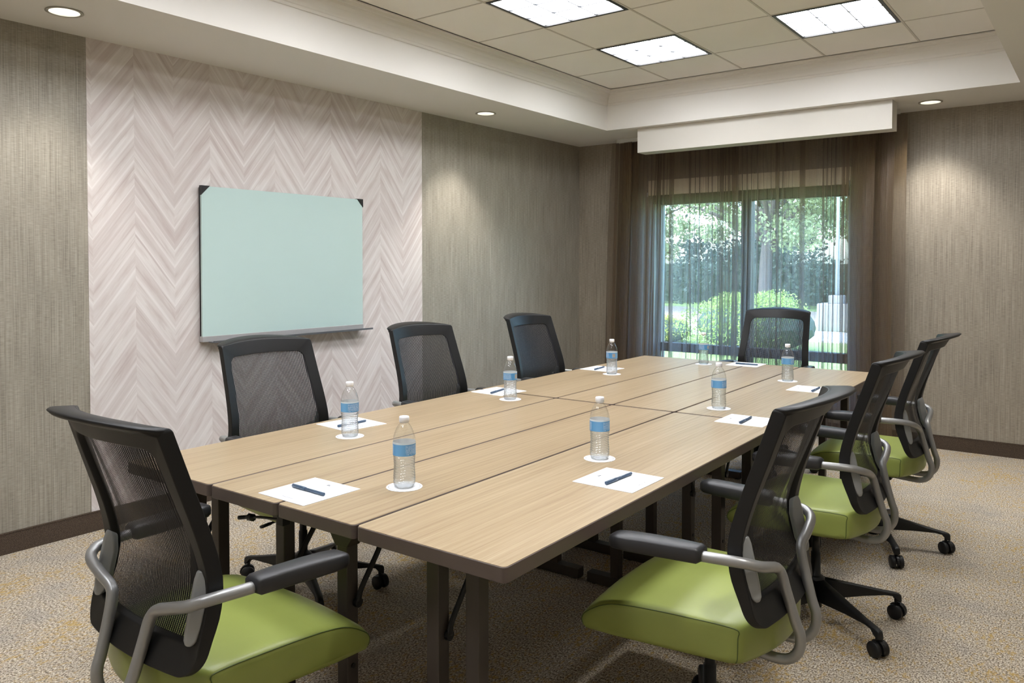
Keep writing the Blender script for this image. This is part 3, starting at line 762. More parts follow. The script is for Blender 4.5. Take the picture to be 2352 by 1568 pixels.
def make_table(w, l, twin, near_in, far_in, label, lever=False):
    t = empty('folding_table')
    bm = bmesh.new(); prism(bm, rrect(w, l, .013), TZ - .037, TZ - .0012)
    obj('edge_band', bm, M['edge'], t, bevel=.0025, seg=2)
    bm = bmesh.new(); prism(bm, rrect(w - .004, l - .004, .011), TZ - .010, TZ)
    obj('tabletop', bm, M['laminate'], t, bevel=.0006, seg=1)
    for end, ins in ((-1, near_in), (1, far_in)):
        y = end * (l / 2 - ins)
        xs_ = (-.062, .062) if twin else (0.0,)
        obj('foot_bar', bx(-w / 2 + .018, w / 2 - .018, y - .024, y + .024, .006, .050), M['steel_bronze'], t, bevel=.003)
        for q in (-1, 1):
            bm = bmesh.new(); bmesh.ops.create_cone(bm, cap_ends=True, segments=14, radius1=.014, radius2=.012, depth=.007, matrix=Matrix.Translation((q * (w / 2 - .045), y, .0035)))
            obj('glide', bm, M['black_rubber'], t)
        for x in xs_:
            lg = obj('leg', bx(x - .02, x + .02, y - .02, y + .02, .049, .690), M['steel_bronze'], t, bevel=.003)
            bm = bmesh.new(); bmesh.ops.create_cone(bm, cap_ends=True, segments=12, radius1=.007, radius2=.007, depth=.004,
                matrix=Matrix.Translation((x + .021, y, .30)) @ Matrix.Rotation(pi / 2, 4, 'Y'))
            obj('bolt', bm, M['black_metal'], lg)
            # gusset: trapezoid plate under the top
            if twin:
                obj('mount_plate', bx(x - .035, x + .035, y - .035, y + .035, .690, .697), M['steel_bronze'], t)
                continue
            bm = bmesh.new()
            for yy in (y - .023, y - .020):
                pass
            A = [(x - .055, .697), (x + .055, .697), (x + .055, .672), (x + .022, .625), (x - .022, .625), (x - .055, .672)]
            P = [bm.verts.new((a, y - .024, b)) for a, b in A]; Q = [bm.verts.new((a, y + .024, b)) for a, b in A]
            bm.faces.new(P); bm.faces.new(Q[::-1])
            for i in range(6): bm.faces.new((P[i], P[(i + 1) % 6], Q[(i + 1) % 6], Q[i]))
            obj('gusset', bm, M['steel_bronze'], t, bevel=.002)
        # folding brace from the column to the underside
        xb = xs_[0] + (.028 if twin else .030)
        bm = bmesh.new(); d = -end
        tube(bm, spline([(xb, y + d * .012, .470), (xb, y + d * .022, .505), (xb, y + d * .085, .590), (xb, y + d * .10, .622), (xb, y + d * .105, .650)], 4), (.010, .005), 8)
        br = obj('brace', bm, M['black_metal'], t, smooth=True)
        mt = Matrix.Translation((xb, y + d * .115, .655)) @ Matrix.Rotation(-d * radians(22), 4, 'X')
        obj('brace_bracket', bx(-.020, .020, -.020, .020, -.040, .042, mtx=mt), M['black_metal'], br, bevel=.003)
        bm = bmesh.new(); bmesh.ops.create_cone(bm, cap_ends=True, segments=14, radius1=.013, radius2=.013, depth=.014, matrix=Matrix.Translation((xb - .004, y + d * .012, .470)) @ Matrix.Rotation(pi / 2, 4, 'Y'))
        obj('pivot', bm, M['black_metal'], br)
    if lever:
        y = -l / 2 + .06
        bm = bmesh.new()
        tube(bm, spline([(w / 2 - .04, y, .668), (.0, y, .655), (-.03, y, .648), (-.05, y, .646), (-.085, y - .01, .640)], 5),
             lambda q: .004 if q < .5 else (.011 if q < .8 else .006), 8)
        obj('release_lever', bm, M['black_metal'], t, smooth=True)
        obj('lever_bracket', bx(w / 2 - .055, w / 2 - .03, y - .012, y + .012, .655, .697), M['black_metal'], t)
    tag(t, label, 'table', 'folding tables pushed together'); return t
W4, W3, W2, W1 = .4658, .3077, .3078, .4692
SEAM = .007; JG = .010
S0 = [(-W4, 0), (-W4 - W3, -W4), (-W4 - W3 - W2, -W4 - W3), (-W4 - W3 - W2 - W1, -W4 - W3 - W2)]
nl = ['wide oak-topped folding table on the right with its corner toward the camera',
      'narrow oak-topped folding table, near row, second from the right',
      'narrow oak-topped folding table, near row, second from the left',
      'wide oak-topped folding table, near row, along the left side']
fl = ['wide oak-topped folding table, far row, along the right side',
      'narrow oak-topped folding table, far row, second from the right',
      'narrow oak-topped folding table, far row, second from the left',
      'wide oak-topped folding table, far row, along the left side']
for i, (a, b) in enumerate(S0):
    w = b - a - SEAM
    nin = .115 if i < 2 else .150
    for r, (t0, ln, ni, fi, labs) in enumerate(((0, LEN[0], nin, .23, nl), (1.8623 + JG, LEN[1], .085, .12, fl))):
        t = make_table(w, ln, i in (0, 3), ni, fi, labs[i], lever=(i == 2 and r == 0))
        x, y = TP((a + b) / 2, t0 + ln / 2)
        t.location = (x, y, 0); t.rotation_euler = (0, 0, TYAW)

# ------------------------------------------------------------------ chairs
def lerp_tab(tab, z):
    if z <= tab[0][0]: return tab[0][1]
    for (a, b), (c, d) in zip(tab, tab[1:]):
        if z <= c: return b + (d - b) * (z - a) / (c - a)
    return tab[-1][1]
def smooth_tab(tab):
    P = spline([(a, b, 0) for a, b in tab], 8); return [(p.x, p.y) for p in P]
PROF = smooth_tab([(.44, -.240), (.50, -.222), (.56, -.200), (.62, -.176), (.68, -.166), (.73, -.171), (.80, -.189), (.90, -.222), (1.05, -.272)])
HW = smooth_tab([(.44, .244), (.52, .250), (.60, .250), (.69, .244), (.85, .233), (1.05, .223)])
CUR = [(.44, .030), (.55, .026), (.70, .030), (.90, .048), (1.05, .060)]
def B(x, z, off=0):
    w = lerp_tab(HW, z); q = min(1, abs(x / w))
    return Vector((x, lerp_tab(PROF, z) - lerp_tab(CUR, z) * (1 - q * q) - off, z))
ZB, ZT = .494, 1.037
def ring_pts(inset_s, inset_t, inset_b, rt, rb, n=10):
    """closed loop on the back surface, as (a in -1..1 scaled half width, z)"""
    pts = []
    zt, zb = ZT - inset_t, ZB + inset_b
    def hw(z): return lerp_tab(HW, z) - inset_s
    # corners: top right, top left, bottom left, bottom right
    for k in range(n + 1):
        a = pi / 2 * k / n; z = zt - rt + rt * sin(a); x = hw(z) - rt + rt * cos(a); pts.append((x, z))
    m = 14
    for k in range(1, m): 
        x = (hw(zt) - rt) * (1 - 2 * k / m); pts.append((x, zt))
    for k in range(n + 1):
        a = pi / 2 + pi / 2 * k / n; z = zt - rt + rt * sin(a); x = -hw(z) + rt + rt * cos(a); pts.append((x, z))
    ms = 22
    for k in range(1, ms):
        z = zt - rt + (zb + rb - zt + rt) * k / ms; pts.append((-hw(z), z))
    for k in range(n + 1):
        a = pi + pi / 2 * k / n; z = zb + rb + rb * sin(a); x = -hw(z) + rb + rb * cos(a); pts.append((x, z))
    for k in range(1, m):
        x = -(hw(zb) - rb) * (1 - 2 * k / m); pts.append((x, zb))
    for k in range(n + 1):
        a = 3 * pi / 2 + pi / 2 * k / n; z = zb + rb + rb * sin(a); x = hw(z) - rb + rb * cos(a); pts.append((x, z))
    for k in range(1, ms):
        z = zb + rb + (zt - rt - zb - rb) * k / ms; pts.append((hw(z), z))
    return pts
def arch(x, z):   # the top rail rises a little toward its middle
    t = sm((z - .90) / .13); return z + .012 * t * (1 - min(1, abs(x) / .226) ** 2)
def make_chair():
    c = empty('office_chair')
    # --- backrest frame
    bm = bmesh.new()
    O = ring_pts(0, 0, 0, .008, .050); I = ring_pts(.044, .056, .072, .030, .030)
    O2 = ring_pts(.004, .003, .004, .008, .050); I2 = ring_pts(.039, .050, .065, .030, .030)
    n = len(O); th = .035
    def v(p, off):
        q = B(p[0], p[1], off); q.z = arch(p[0], q.z); return bm.verts.new(q)
    a = [v(p, 0) for p in O]; b = [v(p, .004) for p in I]; tz_ = lambda z: .022 + (th - .022) * sm((z - .50) / .12)
    d = [v(p, tz_(p[1])) for p in O2]; e = [v(p, tz_(p[1]) - .010) for p in I2]
    for i in range(n):
        j = (i + 1) % n
        bm.faces.new((a[i], a[j], b[j], b[i])); bm.faces.new((b[i], b[j], e[j], e[i]))
        bm.faces.new((e[i], e[j], d[j], d[i])); bm.faces.new((d[i], d[j], a[j], a[i]))
    obj('back_frame', bm, M['black_plastic'], c, bevel=.003, seg=2)
    # --- top lip: crescent flaring backward
    bm = bmesh.new(); K = 24; rows = []
    for k in range(K + 1):
        x = -.221 + .442 * k / K; q = max(0, 1 - (x / .221) ** 2)
        base = B(x, ZT); zt = arch(x, ZT)
        dep = .040 + .034 * q ** .4; hq = q ** .5
        rows.append([bm.verts.new((x, base.y - .001, zt - .010)), bm.verts.new((x, base.y - .003, zt - .001)), bm.verts.new((x, base.y - .012, zt + .001 + .003 * hq)),
                     bm.verts.new((x, base.y - dep + .006, zt + .001 + .012 * hq)), bm.verts.new((x, base.y - dep, zt - .001 + .010 * hq)),
                     bm.verts.new((x, base.y - dep + .008, zt - .006 + .006 * hq)), bm.verts.new((x, base.y - .032, zt - .014))])
    for A, Bq in zip(rows, rows[1:]):
        for i in range(7): bm.faces.new((A[i], A[(i + 1) % 7], Bq[(i + 1) % 7], Bq[i]))
    bm.faces.new(rows[0][::-1]); bm.faces.new(rows[-1])
    obj('top_lip', bm, M['black_plastic'], c, smooth=True)
    # --- mesh panel
    bm = bmesh.new(); uvl = bm.loops.layers.uv.new('UVMap'); nx, nz = 16, 26
    za, zb = ZB + .054, ZT - .040; G = []
    for j in range(nz + 1):
        z = za + (zb - za) * j / nz; w = lerp_tab(HW, z) - .026
        G.append([(bm.verts.new(Vector((0, 0, arch(0, z) - z)) * 0 + B(w * (2 * i / nx - 1), z, .006)), w * (2 * i / nx - 1), z) for i in range(nx + 1)])
    for j in range(nz):
        for i in range(nx):
            q = (G[j][i], G[j][i + 1], G[j + 1][i + 1], G[j + 1][i]); f = bm.faces.new([t[0] for t in q])
            for lp, t in zip(f.loops, q): lp[uvl].uv = (t[1] + .5, t[2])
    me2 = bm.copy()
    for vv in me2.verts: vv.co.y -= .0022
    tmp = bpy.data.meshes.new('t'); me2.to_mesh(tmp); me2.free(); bm.from_mesh(tmp); bpy.data.meshes.remove(tmp)
    obj('mesh_panel', bm, M['mesh'], c, smooth=True)
    # --- clamps, arm tubes, arm pads
    for s in (-1, 1):
        bm = bmesh.new()
        zz = [(.562, .010, .004), (.574, .021, .012), (.60, .024, .020), (.665, .023, .022), (.70, .017, .015), (.716, .008, .006)]
        R = []
        for z, hw_, dd in zz:
            p = B(.214, z); by = p.y - .027
            R.append([bm.verts.new((s * (.212 - hw_), by, z)), bm.verts.new((s * (.207), by - dd, z)), bm.verts.new((s * (.216), by - dd, z)), bm.verts.new((s * (.212 + hw_), by, z)), bm.verts.new((s * (.212 + hw_ * .8), by + .014, z)), bm.verts.new((s * (.212 - hw_ * .8), by + .014, z))])
        for A, Bq in zip(R, R[1:]):
            for i in range(6): bm.faces.new((A[i], A[(i + 1) % 6], Bq[(i + 1) % 6], Bq[i]))
        bm.faces.new(R[0]); bm.faces.new(R[-1][::-1])
        obj('clamp', bm, M['silver_clamp'], c, bevel=.003)
        bm = bmesh.new()
        pts = [(s * .291, .030, .668), (s * .284, -.06, .668), (s * .277, -.135, .669), (s * .266, -.190, .668), (s * .252, -.222, .664),
               (s * .220, -.243, .652), (s * .155, -.248, .632), (s * .108, -.247, .615), (s * .090, -.253, .594), (s * .084, -.264, .550), (s * .078, -.284, .480), (s * .075, -.296, .445),
               (s * .073, -.294, .408), (s * .070, -.276, .380), (s * .068, -.245, .367), (s * .066, -.19, .368), (s * .064, -.10, .374), (s * .062, -.02, .376)]
        tube(bm, spline(pts, 5), .0135, 12)
        obj('arm_tube', bm, M['silver'], c, smooth=True)
        bm = bmesh.new()
        P = [(s * .278, -.120), (s * .280, -.110), (s * .284, -.05), (s * .292, .02), (s * .299, .07), (s * .303, .103), (s * .303, .114), (s * .303, .119)]
        wd = [.025, .029, .031, .033, .034, .031, .025, .014]; hh = [.014, .0205, .0215, .0215, .0205, .0185, .014, .007]
        R = []
        for (px, py), w_, h_ in zip(P, wd, hh):
            ring = []
            for k in range(16):
                a_ = 2 * pi * k / 16; ca, sa = cos(a_), sin(a_)
                ring.append(bm.verts.new((px + math.copysign(abs(ca) ** .42, ca) * w_, py, .674 + math.copysign(abs(sa) ** .5, sa) * h_)))
            R.append(ring)
        for A, Bq in zip(R, R[1:]):
            for i in range(16): bm.faces.new((A[i], A[(i + 1) % 16], Bq[(i + 1) % 16], Bq[i]))
        bm.faces.new(R[0][::-1]); bm.faces.new(R[-1])
        obj('arm_pad', bm, M['arm_pad'], c, smooth=True)
    # --- seat cushion
    loop = [(-.196, .408), (-.200, .420), (-.201, .470), (-.196, .490), (-.185, .497), (-.13, .498), (-.06, .497), (.01, .496), (.085, .493), (.14, .486), (.180, .474), (.210, .456), (.228, .436), (.234, .420), (.229, .407), (.215, .400), (.13, .399), (.0, .400), (-.10, .401), (-.17, .404)]
    top = set(range(3, 12))
    bm = bmesh.new(); NX = 20; R = []
    us = [-1, -.985, -.955] + [-.9 + 1.8 * k / (NX - 4) for k in range(NX - 3)] + [.955, .985, 1]
    for u in us:
        ring = []; q = 1 - u * u; edge = sqrt(max(0, 1 - ((abs(u) - .94) / .06) ** 2)) if abs(u) > .94 else 1
        for k, (y, z) in enumerate(loop):
            w = .238 + .030 * sm((y + .2) / .45)
            yy = y
            if y < -.1: yy = y - .058 * q * sm((-.1 - y) / .09)
            if y > .17: yy = y + .008 * q
            zz = z
            if k in top: zz = z + .010 * q - .006 * (1 - edge)
            if 10 <= k <= 14: yy -= .006 * (1 - edge)
            if k <= 2: yy += .008 * (1 - edge)
            ring.append(bm.verts.new((u * w, yy, zz)))
        R.append(ring)
    n = len(loop)
    for A, Bq in zip(R, R[1:]):
        for i in range(n): bm.faces.new((A[i], A[(i + 1) % n], Bq[(i + 1) % n], Bq[i]))
    for ring, s in ((R[0], -1), (R[-1], 1)):
        cen = [bm.verts.new((vv.co.x + s * .003, vv.co.y * .9 + .002, .45 + (vv.co.z - .45) * .75)) for vv in ring]
        for i in range(n): bm.faces.new((ring[i], ring[(i + 1) % n], cen[(i + 1) % n], cen[i]))
        bm.faces.new(cen)
    seat = obj('seat_cushion', bm, M['vinyl'], c, smooth=True)
    for s in (-1, 1):
        bm = bmesh.new(); pts = []
        for k, (y, z) in enumerate(loop[0:15]):
            w = .238 + .030 * sm((y + .2) / .45)
            pts.append((s * (w - .0005), y + (.008 if k <= 2 else 0) - (.006 if 10 <= k <= 14 else 0), z - (.0055 if k in top else 0)))
        tube(bm, spline(pts, 3), .0016, 5)
        obj('seam', bm, M['piping'], seat, smooth=True)
    bm = bmesh.new(); tube(bm, [(u * .236, -.2585 + .058 * (u * u), .4875) for u in [k / 12 for k in range(-12, 13)]], .0012, 5)
    bm.free()
    obj('seat_pan', bx(-.19, .19, -.17, .17, .388, .405), M['black_plastic'], c, bevel=.006)
    obj('tilt_mechanism', bx(-.048, .048, -.12, .10, .338, .389), M['black_metal'], c, bevel=.008)
    bm = bmesh.new(); tube(bm, [(.06, .02, .352), (.16, .02, .350), (.215, .03, .352)], .005, 8); tube(bm, [(.20, .03, .352), (.25, .045, .354)], (.010, .006), 8)
    obj('height_lever', bm, M['black_plastic'], c, smooth=True)
    # --- column and base (rotates as one with the base phase)
    yc = -.03
    bm = bmesh.new(); lathe(bm, [(.0, .05), (.024, .05), (.024, .075), (.032, .082), (.034, .165), (.026, .172), (.0185, .178), (.018, .262), (.0145, .264), (.014, .325), (.024, .328), (.028, .345)], 24)
    obj('gas_column', bm, M['black_metal'], c, loc=(0, yc, 0), smooth=True)
    for i in range(5):
        if i == 0:
            bm = bmesh.new()
            st = [(.028, .025, .078, .162), (.09, .023, .084, .148), (.18, .019, .090, .128), (.270, .0165, .092, .108), (.300, .016, .088, .103), (.316, .0155, .070, .099), (.330, .0145, .062, .095), (.336, .010, .064, .088)]
            R = []
            for x, w, za_, zb_ in st:
                R.append([bm.verts.new((x, -w, za_ + .006)), bm.verts.new((x, -w * .6, za_)), bm.verts.new((x, w * .6, za_)), bm.verts.new((x, w, za_ + .006)), bm.verts.new((x, w * .8, zb_ - .004)), bm.verts.new((x, w * .4, zb_)), bm.verts.new((x, -w * .4, zb_)), bm.verts.new((x, -w * .8, zb_ - .004))])
            for A, Bq in zip(R, R[1:]):
                for k in range(8): bm.faces.new((A[k], A[(k + 1) % 8], Bq[(k + 1) % 8], Bq[k]))
            bm.faces.new(R[0][::-1]); bm.faces.new(R[-1])
            leg = obj('base_leg', bm, M['black_plastic'], c, loc=(0, yc, 0), smooth=True)
            lw = leg.modifiers.new('wn', 'WEIGHTED_NORMAL')
            bm = bmesh.new(); lathe(bm, [(.007, .045), (.007, .074)], 10)
            box(bm, -.006, .010, -.006, .006, .030, .052)
            # hood over the twin wheels
            hood = []
            for k in range(9):
                a_ = radians(-10 + 150 * k / 8)
                hood.append((.004 + cos(a_) * .0335, .029 + sin(a_) * .0315))
            A = [bm.verts.new((x, -.005, z)) for x, z in hood]; Bq = [bm.verts.new((x, .005, z)) for x, z in hood]
            A2 = [bm.verts.new((x * .7, -.005, .029 + (z - .029) * .7)) for x, z in hood]; B2 = [bm.verts.new((x * .7, .005, .029 + (z - .029) * .7)) for x, z in hood]
            for k in range(8):
                bm.faces.new((A[k], A[k + 1], Bq[k + 1], Bq[k])); bm.faces.new((A[k], A2[k], A2[k + 1], A[k + 1])); bm.faces.new((Bq[k], Bq[k + 1], B2[k + 1], B2[k])); bm.faces.new((A2[k], B2[k], B2[k + 1], A2[k + 1]))
            for k in (0, 8): bm.faces.new((A[k], Bq[k], B2[k], A2[k]))
            cas = obj('caster', bm, M['black_plastic'], leg, loc=(.318, 0, 0))
            for s in (-1, 1):
                bm = bmesh.new(); lathe(bm, [(.0, -.010), (.018, -.0105), (.0265, -.009), (.0285, -.004), (.0285, .006), (.027, .009), (.0, .009)], 24)
                obj('wheel', bm, M['black_rubber'], cas, loc=(.004, s * .017, .0285), rot=(s * -pi / 2, 0, 0), smooth=True)
        else:
            # copy the leg and its caster
            l2 = leg.copy(); COL.objects.link(l2); l2.parent = c
            for ch in leg.children:
                k2 = ch.copy(); COL.objects.link(k2); k2.parent = l2; k2.rotation_euler = (0, 0, random.uniform(-2.6, 2.6))
                for w_ in ch.children:
                    w2 = w_.copy(); COL.objects.link(w2); w2.parent = k2
            l2.rotation_euler = (0, 0, 2 * pi * i / 5)
    return c
chairs = [  # x, y, heading, dz, base phase (world), label
    (2.413, -5.485, -1.4, .002, 40, 'green-seated mesh-back office chair at the near end of the tables, seen from behind'),
    (3.276, -4.560, 91.6, .001, 45, 'green-seated mesh-back office chair on the right side, nearest the camera'),
    (3.256, -3.487, 91.7, .003, -34, 'green-seated mesh-back office chair in the middle of the right side of the tables'),
    (3.238, -2.458, 90.2, -.002, -60, 'green-seated mesh-back office chair on the right side, nearest the window wall'),
    (1.520, -4.536, -91.8, .003, -27, 'black mesh-back office chair below the glass board, facing the tables'),
    (1.490, -3.528, -92.2, .003, -20, 'black mesh-back office chair, middle one of the left side'),
    (1.480, -2.508, -90.9, .003, -50, 'black mesh-back office chair on the left side nearest the far corner'),
    (2.323, -1.351, 180, .013, 10, 'black mesh-back office chair at the far end of the tables before the window')]
BASE_PARTS = ('base_leg', 'gas_column')
cp = make_chair()
for i, (x, y, h, dz, ph, lab) in enumerate(chairs):
    o = cp if i == len(chairs) - 1 else copy_tree(cp)
    hr = radians(h)
    o.location = (x, y, 0); o.rotation_euler = (0, 0, hr)
    k = 0
    for ch in o.children:
        nmb = ch.name.split('.')[0]
        if nmb == 'base_leg':
            ch.rotation_euler = (0, 0, radians(ph + 72 * k) - hr); k += 1
        elif nmb != 'gas_column':
            ch.location = Vector(ch.location) + Vector((0, 0, dz))
    tag(o, lab, 'chair', 'mesh-back office chairs around the tables')

# ------------------------------------------------------------------ bottles on coasters
def make_bottle():
    b = empty('water_bottle')
    H = .205
    prof = []
    import itertools
    base = [(.022, .0015), (.027, .0), (.0295, .003), (.0315, .010), (.0318, .016)]
    body = []
    z = .018
    while z < .0915:
        body.append((.0310 + .0014 * cos((z - .018) / .0078 * 2 * pi) - .0018 * max(0, 1 - abs(z - .062) / .03), z)); z += .00098
    mid = [(.0325, .0925), (.0328, .094), (.0328, .132), (.0326, .135), (.0318, .140), (.0300, .150), (.0265, .161), (.0215, .172), (.0165, .180), (.0125, .185), (.0118, .188)]
    prof = base + body + mid
    def wav(k, a, z):
        if .02 < z < .088:
            return .0014 * cos((z - .018) / .0078 * 2 * pi + 2.2 * sin(a * 3 + 1)) - .0014 * cos((z - .018) / .0078 * 2 * pi)
        if z < .012: return -.0022 * max(0, cos(a * 5)) * (z < .008)
        return 0
    bm = bmesh.new(); lathe(bm, prof, 64, wav, cap=False)
    bm.faces.new([v for v in bm.verts[:40]][::-1]) if False else None
    obj('bottle_body', bm, M['pet'], b, smooth=True, label='clear ribbed plastic body')
    wp = [(r - .0009, z) for r, z in prof if .0029 < z < .0945]
    wp = [(.024, .0025)] + wp
    bm = bmesh.new(); lathe(bm, wp, 64, wav, cap=False)
    obj('water', bm, M['water'], b, smooth=True)
    bm = bmesh.new(); uvl = bm.loops.layers.uv.new('UVMap'); n = 48; r = .0331
    A = [bm.verts.new((r * cos(2 * pi * i / n), r * sin(2 * pi * i / n), .0945)) for i in range(n)]
    C_ = [bm.verts.new((r * cos(2 * pi * i / n), r * sin(2 * pi * i / n), .1325)) for i in range(n)]
    for i in range(n):
        j = (i + 1) % n; f = bm.faces.new((A[i], A[j], C_[j], C_[i]))
        for lp, uvc in zip(f.loops, ((i / n, 0), ((i + 1) / n, 0), ((i + 1) / n, 1), (i / n, 1))): lp[uvl].uv = uvc
    obj('paper_label', bm, M['label'], b, smooth=True, label='blue wrap label with small white lettering and a barcode')
    bm = bmesh.new(); lathe(bm, [(.0118, .186), (.0142, .1885), (.0143, .2015), (.0130, .2045), (.0, .205)], 32, lambda k, a, z: .0003 * cos(a * 32) if k in (1, 2) else 0)
    obj('cap', bm, M['cap'], b, smooth=True, label='white screw cap')
    return b
def make_coaster():
    bm = bmesh.new(); n = 48
    pts = [((.0520 + .0007 * cos(a * 24)) * cos(a), (.0520 + .0007 * cos(a * 24)) * sin(a)) for a in [2 * pi * i / 96 for i in range(96)]]
    prism(bm, pts, 0, .0014); return obj('coaster', bm, M['coaster'], None)
bots = [(2.563, -5.013, 250, 'bottle beside the notepad at the near table end'),
        (2.843, -4.384, 250, 'bottle on the near right table, behind its notepad'),
        (1.921, -4.654, 235, 'bottle in front of the chair below the glass board'),
        (1.909, -3.644, 165, 'bottle at the left end of the table joint'),
        (1.860, -2.592, 120, 'bottle on the far left table'),
        (2.100, -1.827, 150, 'bottle left of the chair before the window'),
        (2.775, -2.251, 245, 'bottle in front of the chair before the window'),
        (2.799, -3.274, 245, 'bottle just beyond the table joint on the right')]
bp = make_bottle(); cpo = make_coaster()
for i, (x, y, a, lab) in enumerate(bots):
    b = bp if i == 0 else copy_tree(bp)
    b.location = (x, y, TZ + .0016); b.rotation_euler = (0, 0, radians(a))
    tag(b, 'clear water ' + lab, 'bottle', 'water bottles on the tables')
    c = cpo if i == 0 else copy_tree(cpo)
    c.location = (x, y, TZ + .0001); c.rotation_euler = (0, 0, i * .3)
    tag(c, 'round white coaster under the ' + lab, 'coaster', 'paper coasters under the bottles')

# ------------------------------------------------------------------ notepads and pens
def make_pad():
    p = empty('notepad')
    obj('sheet', bx(-.1, .1, -.1, .1, 0, .0016), M['paper'], p)
    bm = bmesh.new()
    z0, z1 = .0016, .00185
    # small two-piece emblem near the head of the sheet
    for q in ([(-.006, .064), (.000, .064), (.001, .072), (-.002, .076)], [(.002, .064), (.008, .064), (.0075, .069), (.004, .071)]):
        A = [bm.verts.new((x, y, z0)) for x, y in q]; B_ = [bm.verts.new((x, y, z1)) for x, y in q]
        bm.faces.new(B_)
        for i in range(4): bm.faces.new((A[i], A[(i + 1) % 4], B_[(i + 1) % 4], B_[i]))
    obj('printed_emblem', bm, M['ink'], p)
    bm = bmesh.new(); rr = random.Random(4); x = -.022
    while x < .022:
        w = rr.uniform(.0010, .0022); box(bm, x, x + w, -.0785, -.0785 + rr.uniform(.0018, .0030), z0, z1); x += w + (.0006 if rr.random() < .8 else .0018)
    obj('printed_line', bm, M['ink_grey'], p)
    return p
pads = [(2.380, -5.207, 0, 'square white notepad at the near end of the tables under a pen'),
        (3.022, -4.574, 90, 'square white notepad on the near right table before the nearest right side chair'),
        (2.998, -3.466, 91, 'square white notepad across the table joint behind the nearest right side chair back'),
        (2.968, -2.470, 91, 'square white notepad on the far right table partly hidden by a chair back'),
        (1.752, -4.497, -96, 'square white notepad on the left table behind a bottle below the glass board'),
        (1.722, -3.493, -92, 'square white notepad behind the bottle at the left end of the table joint'),
        (1.694, -2.422, -91, 'square white notepad behind the bottle on the far left table'),
        (2.328, -1.682, 182, 'square white notepad at the far end of the tables before the end chair')]
pp = make_pad()
for i, (x, y, a, lab) in enumerate(pads):
    o = pp if i == 0 else copy_tree(pp)
    o.location = (x, y, TZ + .0001); o.rotation_euler = (0, 0, radians(a)); tag(o, lab, 'notepad', 'notepads on the tables')
def make_pen():
    p = empty('pen')
    bm = bmesh.new(); tube(bm, [(-.012, 0, .0052), (.064, 0, .0052), (.0705, 0, .0052), (.0715, 0, .0052)], lambda t: .0046 if t < .8 else .0036, 14)
    bd = obj('barrel', bm, M['pen'], p, smooth=True)
    bm = bmesh.new(); rr = random.Random(2); x = .008
    while x < .034:
        w = rr.uniform(.0012, .0026); box(bm, x, x + w, -.0015, .0015, .0094, .0102); x += w + .0006
    obj('imprint', bm, M['pen_print'], bd)
    bm = bmesh.new(); tube(bm, [(-.0715, 0, .0055), (-.070, 0, .0055), (-.024, 0, .0055), (-.012, 0, .0055), (-.011, 0, .0055)], lambda t: .0040 if t in (0, 1) else .0055, 14)
    cp_ = obj('cap', bm, M['pen'], p, smooth=True)
    obj('clip', bx(-.066, -.026, .004, .0085, .005, .0072), M['pen'], cp_, bevel=.0006)
    return p
pens = [((2.311, -5.213), (2.456, -5.217), 'blue grey pen lying on the notepad at the near end of the tables'),
        ((3.022, -4.649), (3.028, -4.508), 'blue grey pen lying on the notepad before the nearest right side chair'),
        ((3.005, -3.555), (2.998, -3.412), 'dark blue pen lying on the notepad beside the table joint on the right'),
        ((2.998, -2.560), (2.993, -2.418), 'dark blue pen on the far right notepad, half hidden by the chair back'),
        ((1.765, -4.579), (1.769, -4.436), 'blue pen behind the bottle on the notepad below the glass board'),
        ((1.744, -3.584), (1.716, -3.444), 'blue pen on the notepad at the left end of the table joint'),
        ((1.697, -2.515), (1.679, -2.372), 'blue pen on the far left notepad'),
        ((2.267, -1.705), (2.410, -1.701), 'dark pen lying across the notepad at the far end')]
pn = make_pen()
for i, (A, Bp, lab) in enumerate(pens):
    o = pn if i == 0 else copy_tree(pn)
    o.location = ((A[0] + Bp[0]) / 2, (A[1] + Bp[1]) / 2, TZ + .0019)
    o.rotation_euler = (0, 0, math.atan2(Bp[1] - A[1], Bp[0] - A[0])); tag(o, lab, 'pen', 'pens on the notepads')

# ------------------------------------------------------------------ outside the window
G0 = -.1
gr = obj('lawn', bx(-40, 30, .3, 60, G0 - .2, G0), M['lawn']); tag(gr, None, None, kind='structure')
pt = bmesh.new()
prism(pt, [(-20, 9.6), (-1.9, 9.0), (12, 8.2), (12, 10.2), (-1.2, 11.2), (-20, 13.0)], G0, G0 + .03)
pth = obj('path', pt, M['path']); pth['kind'] = 'structure'
pt = bmesh.new(); prism(pt, [(-30, 13.4), (12, 11.6), (12, 17), (-30, 20)], G0, G0 + .05)
ob_ = obj('mulch_bed', pt, M['mulch']); ob_['kind'] = 'structure'
def leaves(bm, pts, size, rnd, flat=.5):
    for p in pts:
        n = Vector((rnd.gauss(0, 1), rnd.gauss(0, 1), rnd.gauss(.6, 1))).normalized()
        a = n.orthogonal().normalized(); a.rotate(Matrix.Rotation(rnd.uniform(0, 6.28), 3, n)); b = n.cross(a)
        s = size * rnd.uniform(.6, 1.3)
        vs_ = [bm.verts.new(p + a * s), bm.verts.new(p + b * s * flat), bm.verts.new(p - a * s), bm.verts.new(p - b * s * flat)]
        bm.faces.new(vs_)
def blob_pts(n, c, r, rnd, shell=.35):
    out = []
    for _ in range(n):
        d = Vector((rnd.gauss(0, 1), rnd.gauss(0, 1), rnd.gauss(0, 1))).normalized()
        q = 1 - shell * rnd.random() ** 1.5
        out.append(Vector((c[0] + d.x * r[0] * q, c[1] + d.y * r[1] * q, c[2] + d.z * r[2] * q)))
    return out
